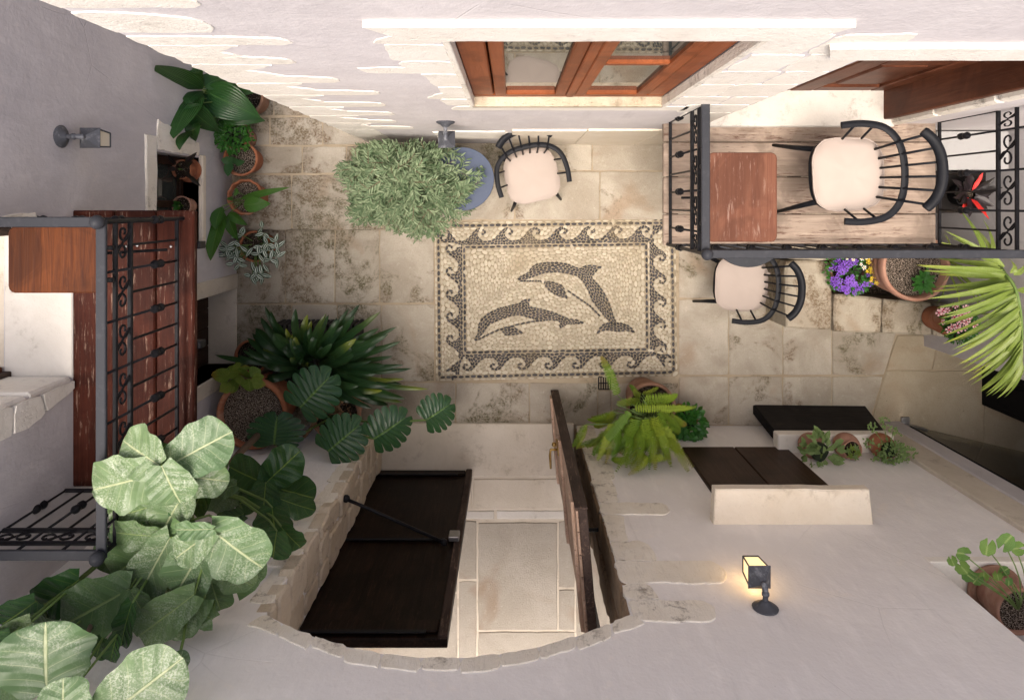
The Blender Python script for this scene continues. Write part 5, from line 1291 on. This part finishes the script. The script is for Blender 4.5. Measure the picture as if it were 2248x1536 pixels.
# snake plant
sn = thing('snake_plant', 'terracotta pot with a few yellow edged leaves', 'plant', (-2.17, .365, ZU)); pot(sn, (-2.17, .365), .135, .25, 'terracotta', ZU, soilm='soil_speck', soil_drop=.06)
for bx, by, tx, ty, w in ((1495,1045,1435,1040,40),(1490,1050,1470,1140,45),(1500,1040,1540,1045,30),(1520,1060,1580,1050,30),(1490,1060,1500,1020,30)):
    put_leaf(sn, vb[1], 'snake', P(*z1(bx, by), .42), P(*z1(tx, ty), .46), w * .3385 * sc(.42) * 1.6, (random.uniform(-.3, .3), -.3, 1))
# scalloped pot with glossy leaves
pl_ = thing('peace_lily', 'scalloped terracotta pot with long glossy green leaves', 'plant', (-2.13, .06, ZU)); pot(pl_, (-2.13, .06), .135, .26, 'terracotta', ZU, scallop=.06, soilm='soil_speck', soil_drop=.05)
for bx, by, tx, ty, w, z in ((1580,1330,1755,1320,100,.5),(1560,1290,1880,1215,45,.45),(1440,1340,1400,1490,85,.45),(1450,1370,1365,1690,110,.4),(1480,1390,1545,1560,70,.4),(1490,1380,1605,1460,60,.42),(1550,1250,1520,1240,50,.48),(1500,1300,1510,1270,40,.48)):
    arch_leaf(pl_, 'peace', PF(*z1(bx, by), z - .04), PF(*z1(tx, ty), z - .08), w * .3385 * sc(z) * 1.1, .03, f_broad, 12, fold=.35)
    put('leaf_stalk', MB().tube([(-2.13, .06, ZU + .2), P(*z1(bx, by), z - .042)], .004, 6).mesh(), 'stem_green', pl_)
# zebra plant
zp = thing('inch_plant', 'terracotta pot spilling silver striped leaves', 'plant', (-2.09, -.36, 0)); pot(zp, (-2.085, -.34), .125, .28, 'terracotta', soil_drop=.03)
vl = variants('lance', f_lance, 4, n=8, m=4, curl=.15, cup=.12)
rng = random.Random(21); stm = MB()
for i in range(30):
    a_ = rng.uniform(0, 6.28); rr = .24 * math.sqrt(rng.random()); cc = Vector((-2.085 + rr * math.cos(a_), -.375 + rr * .85 * math.sin(a_), .30 + .06 * (1 - rr / .24) + rng.uniform(0, .05)))
    stm.tube([(-2.085 + rr * .3 * math.cos(a_), -.34 + rr * .3 * math.sin(a_), .26), cc + Vector((0, 0, -.01))], .004, 5)
    a0 = rng.uniform(0, 6.28)
    for k in range(rng.choice([2, 3, 3])):
        an = a0 + k * 2.3 + rng.uniform(-.4, .4); L = rng.uniform(.06, .095)
        put_leaf(zp, vl[i % 4], 'zebra', cc, cc + Vector((math.cos(an) * L, math.sin(an) * L, rng.uniform(-.02, .01))), .038, (rng.uniform(-.2, .2), rng.uniform(-.2, .2), 1))
put('stems', stm.mesh(), 'stem_green', zp)['kind'] = 'stuff'
# niche pots
for i, (u, v, lab, mat) in enumerate(((392, 372, 'small pot of dark purple leaves in the niche window', 'purple'), (382, 452, 'small pot of round green leaves in the niche window', 'bush'))):
    y = P(u, v, .86).y; t = thing('niche_pot_plant', lab, 'plant', (-2.405, y, .70)); pot(t, (-2.40, y), .07, .15, 'terracotta_pink' if i else 'terracotta', .70)
    if i == 0: put('saucer', MB().lathe([(.06, .0), (.085, .004), (.09, .022), (.08, .018), (.05, .008)], (-2.40, y, .702), 24, cap0=True, cap1=True).mesh(smooth=True), 'terracotta', t)
    rng = random.Random(i + 5)
    tips = [(-.03, .09, .12), (.09, .10, .03), (.12, .05, .08), (.10, -.06, .05), (.02, -.09, .10), (.14, -.12, .0), (-.02, 0, .14), (.06, .03, .15), (.13, .12, .04)] if i == 0 else [(.03 * math.cos(k), .03 * math.sin(k), .05 + .01 * (k % 3)) for k in range(9)]
    for dx, dy, dz in tips:
        b3 = Vector((-2.40 + dx * .35, y + dy * .35, .84 + dz * .5)); t3 = Vector((-2.40 + dx, y + dy, .86 + dz)); put_leaf(t, vl[0] if i == 0 else vb[0], mat, b3, t3, .035 if i == 0 else .035)
    put('stems', MB().tube([(-2.40, y, .81), (-2.39, y, .9)], .006, 6).mesh(), 'stem_green', t)

# --- big grey green shrub
sh = thing('grey_green_shrub', 'wide feathery grey green shrub in a pot beside the blue table', 'shrub', (-.76, .16, 0)); pot(sh, (-.76, .16), .18, .34, 'terracotta_old')
rng = random.Random(33); mats = []; stems = MB(); c = Vector((-.775, .175, .42))
for i in range(620):
    a_ = rng.uniform(0, 6.283); q = rng.random(); rr = q ** .55
    ex = .55 + .05 * math.sin(a_ * 3 + 1) + .04 * math.sin(a_ * 7); ey = .40 + .04 * math.sin(a_ * 4)
    tip = Vector((c.x + ex * rr * math.cos(a_), c.y + ey * rr * math.sin(a_) - .03, .50 + .52 * math.sqrt(max(0, 1 - rr * rr)) + rng.uniform(-.20, .10)))
    if tip.y > YT - .06: tip.y = YT - .06 - rng.random() * .08
    d = (Vector((tip.x - c.x, tip.y - c.y, .18 * rng.random())).normalized() + Vector((rng.uniform(-.8, .8), rng.uniform(-.8, .8), rng.uniform(-.1, .6)))).normalized()
    L = rng.uniform(.10, .20); b0 = tip - d * L
    if i % 3 == 0: stems.tube([b0, tip], [.003, .0015], 4)
    nl = rng.randint(11, 17); sd_ = d.cross(Vector((0, 0, 1))).normalized()
    for k in range(nl):
        f = (k + .5) / nl; p = b0.lerp(tip, f); s_ = 1 if k % 2 else -1
        ld = (d * .75 + sd_ * s_ * rng.uniform(.5, .9) + Vector((0, 0, rng.uniform(-.1, .45)))).normalized()
        l = rng.uniform(.042, .072) * (1.1 - .3 * f); mats.append(leafM(p, p + ld * l, l * .23, (rng.uniform(-.5, .5), rng.uniform(-.5, .5), 1)))
o = put('foliage', cloud(*SML, mats), 'sage', sh); o['kind'] = 'stuff'
for i in range(26):
    a_ = rng.uniform(0, 6.28); e = Vector((c.x + .45 * rng.random() ** .5 * math.cos(a_), c.y + .33 * rng.random() ** .5 * math.sin(a_), rng.uniform(.55, .9)))
    stems.tube(catmull([(-.76 + .03 * math.cos(a_), .16 + .03 * math.sin(a_), .3), (c.x + (e.x - c.x) * .3, c.y + (e.y - c.y) * .3, .5), e], 3), [.008, .007, .007, .006, .005, .004, .003], 5)
put('stems', stems.mesh(), 'bark', sh)['kind'] = 'stuff'

# --- boston fern by the arch
def frond_mesh(seed, n=30):
    rng = random.Random(seed); mb = MB(); mb.uv = []; mb.tone = []
    hz = lambda y: .55 * y * (1 - y) - .05 * y
    for k in range(n):
        y = .05 + .94 * k / n; w = (math.sin(math.pi * (y * .93 + .05) ** .8) ** .5) * (1 - .2 * y); sp = .94 / n
        for s_ in (-1, 1):
            o = len(mb.v); z = hz(y); dr = .05 * w; jt = rng.uniform(-.006, .006); ww = w * rng.uniform(.85, 1.08)
            mb.v += [(0, y - sp * .38, z), (0, y + sp * .38, z), (s_ * .6 * ww, y + sp * .56 + jt, z - dr * .3 + .004), (s_ * .6 * ww, y - sp * .20 + jt, z - dr * .3), (s_ * ww, y + sp * .55 + jt, z - dr)]
            mb.uv += [(.5, y), (.5, y), (.5 + s_ * .3, y), (.5 + s_ * .3, y), (.5 + s_ * .5, y)]
            mb.f += [(o, o + 3, o + 2, o + 1), (o + 3, o + 4, o + 2)] if s_ > 0 else [(o, o + 1, o + 2, o + 3), (o + 3, o + 2, o + 4)]
    m0 = len(mb.v); mb.tube([(0, i / 8, hz(i / 8) + .004) for i in range(9)], [.03, .03, .03, .028, .025, .02, .015, .01, .005], 4, flat=.15)
    mb.uv += [(.5, .1)] * (len(mb.v) - m0); mb.tone = [0.0] * len(mb.v)
    return mb.mesh('frond', False, fix=False)
fr_ = [frond_mesh(s_) for s_ in (1, 2, 3)]
fe = thing('boston_fern', 'yellow green fern with arching fronds in a pot by the arch', 'plant', (1.10, -1.60, 0)); pot(fe, (1.10, -1.60), .19, .42, 'terracotta_old', soilm='soil')
zF = lambda x, y: (1220 + .1953 * x, 760 + .1953 * y)
FL = [((700,560),(510,95),110,.5),((980,600),(1390,560),130,.7),((680,650),(965,600),80,.62),((680,740),(350,840),90,.55),((640,780),(425,920),90,.5),((850,720),(400,1240),110,.75),((860,700),(1560,690),90,.72),((700,900),(810,1280),110,.6),((850,960),(890,1320),120,.55),((760,830),(955,985),90,.68),((850,780),(1000,940),80,.66),((1060,790),(1040,1070),110,.78),((1150,740),(1415,990),120,.7),((1150,820),(1390,1215),120,.72),((1180,960),(1500,1400),120,.62),((1130,960),(1060,1320),110,.6),((1000,1200),(850,1390),110,.5),((1280,1200),(1110,1280),100,.5),((960,560),(870,480),70,.5),((970,530),(1110,470),50,.5),((700,1170),(490,1170),70,.5),((850,1290),(620,1270),80,.48),((330,880),(180,1150),70,.6),((500,1040),(220,1130),60,.55),((1140,1060),(1150,1240),100,.52),((780,880),(900,1240),100,.5),((650,740),(560,880),70,.6),((900,900),(1000,1180),90,.5),((960,880),(960,1250),90,.55),((1200,1050),(1260,1250),90,.5),((550,950),(420,1180),80,.6)]
FL = FL + [((700, 880), (640, 1300), 110, .7), ((820, 900), (800, 1370), 110, .7), ((940, 900), (930, 1400), 110, .7), ((1060, 900), (1120, 1390), 110, .7), ((1150, 880), (1290, 1330), 110, .7), ((640, 860), (470, 1290), 100, .7), ((1000, 800), (1010, 1200), 120, .85), ((900, 800), (720, 1180), 110, .85), ((1100, 780), (1230, 1130), 110, .85)]
FL = FL + [((b_[0] + random.uniform(-70, 70), b_[1] + random.uniform(-50, 50)), (t_[0] + random.uniform(-110, 110), t_[1] + random.uniform(-90, 60)), w * .8, z - .08) for b_, t_, w, z in FL[3:]]
fp = MB()
for i, (b_, t_, w, z) in enumerate(FL):
    b3, t3 = PF(*zF(*b_), z + .12, .10), PF(*zF(*t_), z - random.uniform(.02, .14), .05); z = (b3.z + t3.z) / 2
    put_leaf(fe, fr_[i % 3], 'fern', b3, t3, w * .1953 * sc(z) * 1.42, (random.uniform(-.25, .25), random.uniform(-.2, .3), 1), name='frond')
    fp.tube(catmull([Vector((1.10, -1.6, .3)), (Vector((1.10, -1.6, .7)) + b3) / 2, b3], 3), .0035, 5)
put('stalks', fp.mesh(), 'stem_green', fe)['kind'] = 'stuff'
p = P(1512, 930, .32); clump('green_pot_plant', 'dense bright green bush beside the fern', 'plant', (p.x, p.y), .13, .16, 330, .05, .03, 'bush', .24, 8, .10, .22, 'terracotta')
# --- leaning black panel
q = thing('black_panel', 'thick black board leaning under the pot shelf', 'board', (2.5, -1.72, 0))
bv = MB(); A0, A1 = Vector((2.06, -1.70, 0)), Vector((3.0, -1.71, 0)); B0, B1 = Vector((2.07, -1.785, .505)), Vector((2.91, -1.785, .505)); th_ = Vector((0, -.045, -.008))
bv.loft([[A0, A1, A1 + th_, A0 + th_], [B0, B1, B1 + th_, B0 + th_]], True, True); put('board', bv.mesh(), 'panel_black', q)
put('edge_batten', MB().loft([[A0 + Vector((-.012, -.004, 0)), A0 + Vector((.0, -.004, 0)), A0 + th_ + Vector((0, -.03, 0)), A0 + th_ + Vector((-.012, -.03, 0))], [B0 + Vector((-.012, -.004, 0)), B0 + Vector((0, -.004, 0)), B0 + th_ + Vector((0, -.03, 0)), B0 + th_ + Vector((-.012, -.03, 0))]], True, True).mesh(), 'black', q)
# --- three pots on the shelf
xs3 = [P(u, 985, .74).x for u in (1787, 1865, 1943)]
s1 = clump('herb_pot', 'round terracotta pot of pale woolly leaves on the stone shelf', 'plant', (xs3[0], -1.80), .125, .12, 70, .075, .042, 'herb', .80, 12, .075, .17, 'terracotta_pink', .62, belly=True)
t = thing('succulent_pot', 'ribbed terracotta pot with a rosette succulent on the stone shelf', 'plant', (xs3[1], -1.80, .62)); pot(t, (xs3[1], -1.80), .075, .17, 'terracotta_pink', .62, belly=True)
rng = random.Random(2)
for j in range(7):
    cc = Vector((xs3[1] + .035 * math.cos(j), -1.815 + .035 * math.sin(j), .79 + .006 * (j % 3)))
    for k in range(7):
        an = k * 2.4; L = .02 + .003 * k; put_leaf(t, vl[k % 4], 'herb' if j % 2 else 'lime', cc, cc + Vector((math.cos(an) * L, math.sin(an) * L, .008)), .012)
s3 = clump('jade_pot', 'terracotta pot with trailing green jade sprigs at the shelf end', 'plant', (xs3[2], -1.80), .085, .12, 230, .026, .016, 'herb', .78, 14, .072, .17, 'terracotta', .62, belly=True)
mats = []; stm = MB(); rng = random.Random(6)
for (du, dv) in ((-30, -48), (18, -40), (45, -5), (-38, -15), (35, 20), (-5, -60), (55, 10), (-20, 35)):
    e = P(1943 + du, 985 + dv, .80); e.y = max(e.y, YB + .03); stm.tube([(xs3[2], -1.80, .80), e], .003, 5)
    for k in range(18): pp = e + Vector((rng.uniform(-.03, .03), rng.uniform(-.03, .03), rng.uniform(-.01, .03))); an = rng.uniform(0, 6.28); mats.append(leafM(pp, pp + Vector((math.cos(an), math.sin(an), .3)) * .024, .015))
put('sprigs', cloud(*SML, mats), 'herb', s3)['kind'] = 'stuff'; put('sprig_stems', stm.mesh(), 'stem_green', s3)['kind'] = 'stuff'
# --- geraniums in the wall niche
gp = thing('geranium_pot', 'large old terracotta pot of trailing geranium in the wall niche', 'plant', (2.52, -2.02, 2.215))
pot(gp, (2.52, -2.02), .112, .20, 'terracotta_pink', 2.217, soilm='soil_speck', ribs=3, taper=.8, soil_drop=.02)
put('saucer', MB().lathe([(.10, 0), (.135, .004), (.145, .03), (.132, .028), (.09, .01)], (2.52, -2.02, 2.216), 28, cap0=True, cap1=True).mesh(smooth=True), 'terracotta_old', gp)
def gleaf(seed):
    rng = random.Random(seed); mb = MB(); mb.uv = [(.5, 0)]; mb.v = [(0, .42, -.06)]; n = 28
    for k in range(n):
        an = R(-75) + R(330) * k / (n - 1); rr = .5 * (1 + .10 * abs(math.sin(an * 4)) + rng.uniform(-.02, .02)); mb.v.append((rr * 2 * math.cos(an) * .95, .5 + rr * math.sin(an), .03 * math.sin(an * 5))); mb.uv.append((k / (n - 1), .9))
    mb.f = [(0, k, k + 1) for k in range(1, n)]; return mb.mesh('leaf', True, fix=False)
gl_ = [gleaf(1), gleaf(2)]; stm = MB(); rng = random.Random(9)
for i, (u, v, w, z) in enumerate(((2115, 1215, 38, 2.55), (2112, 1245, 36, 2.5), (2125, 1262, 34, 2.48), (2145, 1270, 30, 2.45), (2168, 1200, 42, 2.6), (2208, 1190, 46, 2.62), (2235, 1203, 36, 2.6), (2190, 1262, 26, 2.5), (2205, 1252, 24, 2.52), (2215, 1275, 20, 2.6), (2160, 1265, 24, 2.45), (2090, 1230, 26, 2.5))):
    p3 = P(u, v, z); p3.y = max(p3.y, -2.15); an = rng.uniform(0, 6.28); L = w * .85 * sc(z)
    put_leaf(gp, gl_[i % 2], 'geranium', p3 - Vector((math.cos(an), math.sin(an), 0)) * L * .5, p3 + Vector((math.cos(an), math.sin(an), .1)) * L * .5, L, (rng.uniform(-.3, .3), rng.uniform(-.1, .4), 1))
    stm.tube(catmull([(2.52, -2.02, 2.40), (Vector((2.52, -1.98, 2.5)) + p3) / 2, p3 + Vector((0, 0, -.02))], 3), .003, 5)
put('stems', stm.mesh(), 'stem_green', gp)['kind'] = 'stuff'
# ------------------------------------------------------------------ stone planter bench on the right
bn = thing('stone_planter', 'low mossy stone bench wall enclosing a planting pit', 'planter', (2.8, -.6, 0))
def blk(q, z1, nm='stone_block'): sid[0] += 1; return put(nm, MB().prism(jag(q, .08, .006, sid[0]), 0, z1, 'z', .014).mesh(), 'bench', bn)
blk([(2.15, -.97), (2.515, -.99), (2.515, -.45), (2.15, -.44)], .44); blk([(2.15, -.43), (2.515, -.44), (2.515, -.05), (2.15, -.05)], .445)
blk([(2.525, -1.0), (2.90, -1.01), (2.91, -.735), (2.525, -.70)], .45); blk([(2.908, -1.012), (3.30, -1.03), (3.30, -.77), (2.918, -.737)], .445); blk([(3.305, -1.03), (3.495, -1.03), (3.495, -.78), (3.305, -.772)], .45)
put('pit_soil', MB().box((2.52, -.74, .0), (3.495, -.06, .16)).mesh(), 'soil', bn)
bp = thing('ribbed_pot', 'big ribbed terracotta pot of dark soil and a small plant', 'pot', (2.97, -.47, .16))
pot(bp, (2.965, -.46), .245, .64, 'terracotta_pink', .16, ribs=8, taper=.70, soilm='soil_speck', soil_drop=.07, n=48)
p = P(2025, 618, .78); rng = random.Random(3)
for k in range(34):
    an = k * 2.4; L = .02 + .0022 * k; cc = Vector((p.x, p.y, .78 + .02 * rng.random())); put_leaf(bp, vb[k % 4], 'bush', cc + Vector((math.cos(an), math.sin(an), 0)) * L * .4, cc + Vector((math.cos(an), math.sin(an), .25)) * L * 1.2, .035, (rng.uniform(-.3, .3), rng.uniform(-.3, .3), 1))
# flowers
def flower_mesh(n=5, r=1.0, seed=0):
    mb = MB(); mb.v = [(0, 0, 0)]
    for k in range(n):
        a0 = 2 * math.pi * k / n
        for da, rr, z in ((-.30, .55, .08), (-.42, .9, .16), (0, 1.0, .18), (.42, .9, .16), (.30, .55, .08)): mb.v.append((r * rr * math.cos(a0 + da), r * rr * math.sin(a0 + da), z * r))
        o = 1 + 5 * k; mb.f += [(0, o, o + 4), (o, o + 1, o + 2), (o, o + 2, o + 4), (o + 2, o + 3, o + 4)]
    return mb.mesh('flower', False, fix=False)
eye_m = MB().lathe([(.30, .10), (.24, .16), (.02, .17)], (0, 0, 0), 8, cap0=False, cap1=True).mesh()
FMH = {}
def flowers(root, spots, mat, eye, r):
    fm = FMH.setdefault(mat, flower_mesh()); em = FMH.setdefault(eye + '_e', eye_m.copy())
    for p in spots:
        M = Matrix.Translation(p) @ Matrix.Rotation(random.uniform(0, 6), 4, 'Z') @ Matrix.Rotation(random.uniform(-.35, .35), 4, 'X') @ Matrix.Scale(r * random.uniform(.8, 1.15), 4)
        f = put('flower', fm, mat, root, M); put('flower_eye', em, eye, f, M)
pv = clump('petunia_plant', 'mound of violet, yellow and white flowers in the stone planter', 'flowers', (2.63, -.50), .19, .12, 420, .035, .016, 'bush', .46, 41, .14, .30, 'terracotta_old', .16)
z2 = lambda x, y: (1480 + .3416 * x, 500 + .3416 * y)
rng = random.Random(8); sp = []
while len(sp) < 95:
    x, y = rng.uniform(1005, 1290), rng.uniform(185, 425); e = ((x - 1140) / 142) ** 2 + ((y - 300) / 125) ** 2
    if e > 1 or (x > 1150 and y < 350 and rng.random() < .93) or (.0 < e < .12 and rng.random() < .7): continue
    sp.append(P(*z2(x, y), .62 - .10 * e))
flowers(pv, sp, 'petal_purple', 'eye_dark', .021)
flowers(pv, [P(*z2(x, y), .61) for x, y in ((1300,205),(1250,220),(1285,235),(1260,262),(1300,258),(1325,265),(1290,285),(1262,285),(1300,318),(1270,320),(1265,340),(1302,352),(1245,200),(1315,230),(1335,300),(1240,280))], 'petal_yellow', 'petal_yellow', .017)
flowers(pv, [P(*z2(x, y), .61) for x, y in ((1110,195),(1150,205),(1205,200),(1235,190),(1200,235),(1265,190),(1220,255))], 'petal_white', 'petal_yellow', .018)
pk = clump('dianthus_pot', 'slim terracotta pot of pink and white flowers on the planter end', 'flowers', (3.29, -.88), .13, .10, 330, .035, .012, 'bush', .74, 42, .12, .32, 'terracotta', .45)
flowers(pk, [P(*z2(x, y), .84) for x, y in ((1700,545),(1720,538),(1755,530),(1730,525),(1805,500),(1870,515),(1885,525),(1865,535),(1815,545),(1835,550),(1880,550),(1800,575),(1830,565),(1850,560),(1870,570),(1820,590),(1845,590),(1725,605),(1785,635),(1820,630),(1865,640),(1895,570),(1930,625),(1765,655),(1825,655),(1850,600),(1890,590),(1875,605))], 'petal_pink', 'petal_eye', .026)
# palm
pa_ = thing('palm_plant', 'palm with long arching yellow green leaflets in front of the end wall', 'palm', (3.36, -.40, .16)); pot(pa_, (3.36, -.42), .11, .26, 'terracotta_old', .16)
rz_ = lambda x, y, z: P(*z2(x, y), z)
rac = [Vector((3.36, -.42, .4)), rz_(2010, 190, 1.15), rz_(2130, 300, 1.45), rz_(2185, 375, 1.52), rz_(2215, 470, 1.55), rz_(2232, 580, 1.52), rz_(2238, 720, 1.46), rz_(2225, 850, 1.38)]
for q in rac: q.x = min(q.x, XR - .05)
rr_ = catmull(rac, 6); put('frond_stem', MB().tube(rr_, [.014 - .010 * i / (len(rr_) - 1) for i in range(len(rr_))], 6).mesh(smooth=True), 'stem_green', pa_)
PLF = [((2080,240),(1700,200)),((2110,275),(1560,240)),((2130,300),(1600,275)),((2145,330),(1690,378)),((2160,355),(1630,455)),((2175,380),(1690,515)),((2185,400),(1725,560)),((2195,425),(1690,620)),((2205,450),(1740,690)),((2210,480),(1725,745)),((2217,510),(1790,780)),((2222,540),(1770,830)),((2225,570),(1830,875)),((2228,600),(1845,905)),((2230,630),(1850,945)),((2232,660),(1885,985)),((2234,690),(1905,1010)),((2236,720),(1960,1040)),((2238,750),(1965,1055)),((2236,780),(2005,1080)),((2232,810),(2040,1078)),((2228,840),(2075,1095)),((2225,850),(2120,1090)),((2120,250),(1780,60)),((2090,230),(1740,20)),((2060,215),(1700,90)),((2050,200),(1900,-30)),((2000,190),(1830,-120)),((2040,195),(1980,-60)),((2150,320),(1880,260)),((2180,300),(2248,210)),((2200,400),(2280,380)),((2160,290),(2150,200)),((2190,470),(1960,600)),((2205,560),(2000,760)),((2215,640),(2060,860))]
for i, (b_, t_) in enumerate(PLF):
    zb = min(rac[2:], key=lambda q: abs(q.y - rz_(*b_, 1.5).y)).z
    b3 = rz_(*b_, zb); t3 = rz_(*t_, zb - random.uniform(.05, .3)); b3.x = min(b3.x, XR - .04); t3.x = min(t3.x, XR - .03)
    arch_leaf(pa_, 'palm', b3, t3, .046, .04, f_thin, 12, 'leaflet', .5)
    if i < 23:
        k_ = PLF[i + 1]; b4 = (b3 + rz_(*k_[0], zb)) / 2; t4 = (t3 + rz_(*k_[1], zb - .25)) / 2 + Vector((random.uniform(0, .1), random.uniform(0, .03), -.05)); b4.x = min(b4.x, XR - .04); t4.x = min(t4.x, XR - .03)
        arch_leaf(pa_, 'palm', b4, t4, .040, .03, f_thin, 12, 'leaflet', .5)
for i in range(14):
    an = R(150 + i * 16); e = Vector((3.36 + .3 * math.cos(an), -.42 + .42 * math.sin(an), .9 + .2 * math.sin(i)))
    if e.x > XR - .05: e.x = XR - .05
    arch_leaf(pa_, 'palm', (3.36, -.42, .4), e, .028, .1, f_thin, 12, 'leaflet', .5)
# --- things behind the balcony: white cabinet and dark bowl plant
wc = thing('white_cabinet', 'white cabinet against the house wall behind the balcony railing', 'cabinet', (3.25, .36, 0))
put('carcass', MB().bbox((2.98, .26, 0), (3.44, .50, 1.02), .006).mesh(), 'white', wc); put('cabinet_lid', MB().bbox((2.96, .24, 1.022), (3.46, .51, 1.05), .005).mesh(), 'white', wc)
for x0, x1 in ((2.99, 3.205), (3.215, 3.43)): put('cabinet_door', MB().bbox((x0, .245, .04), (x1, .262, 1.0), .004).mesh(), 'white', wc)
dbx = thing('dark_cabinet', 'black chest in front of the white cabinet', 'cabinet', (3.2, .1, 0))
put('carcass', MB().bbox((2.98, -.05, 0), (3.36, .235, .92), .006).mesh(), 'black', dbx); put('chest_lid', MB().bbox((2.97, -.06, .922), (3.37, .237, .95), .005).mesh(), 'panel_black', dbx)
db = thing('poinsettia_plant', 'dark leaved plant with red bracts in a black bowl', 'plant', (3.16, .06, .95))
pot(db, (3.16, .07), .10, .14, 'black', .95)
rng = random.Random(15)
for k in range(22):
    an = k * 2.4; L = .06 + .07 * rng.random(); cc = Vector((3.16 + .03 * math.cos(an), .07 + .03 * math.sin(an), 1.10)); red = k % 9 == 2
    put_leaf(db, vb[k % 4], 'petal_red' if red else 'purple', cc, cc + Vector((math.cos(an) * L, math.sin(an) * L, .10 * rng.random() + (.06 if red else 0))), .06 if not red else .03, (rng.uniform(-.4, .4), rng.uniform(-.4, .4), 1))
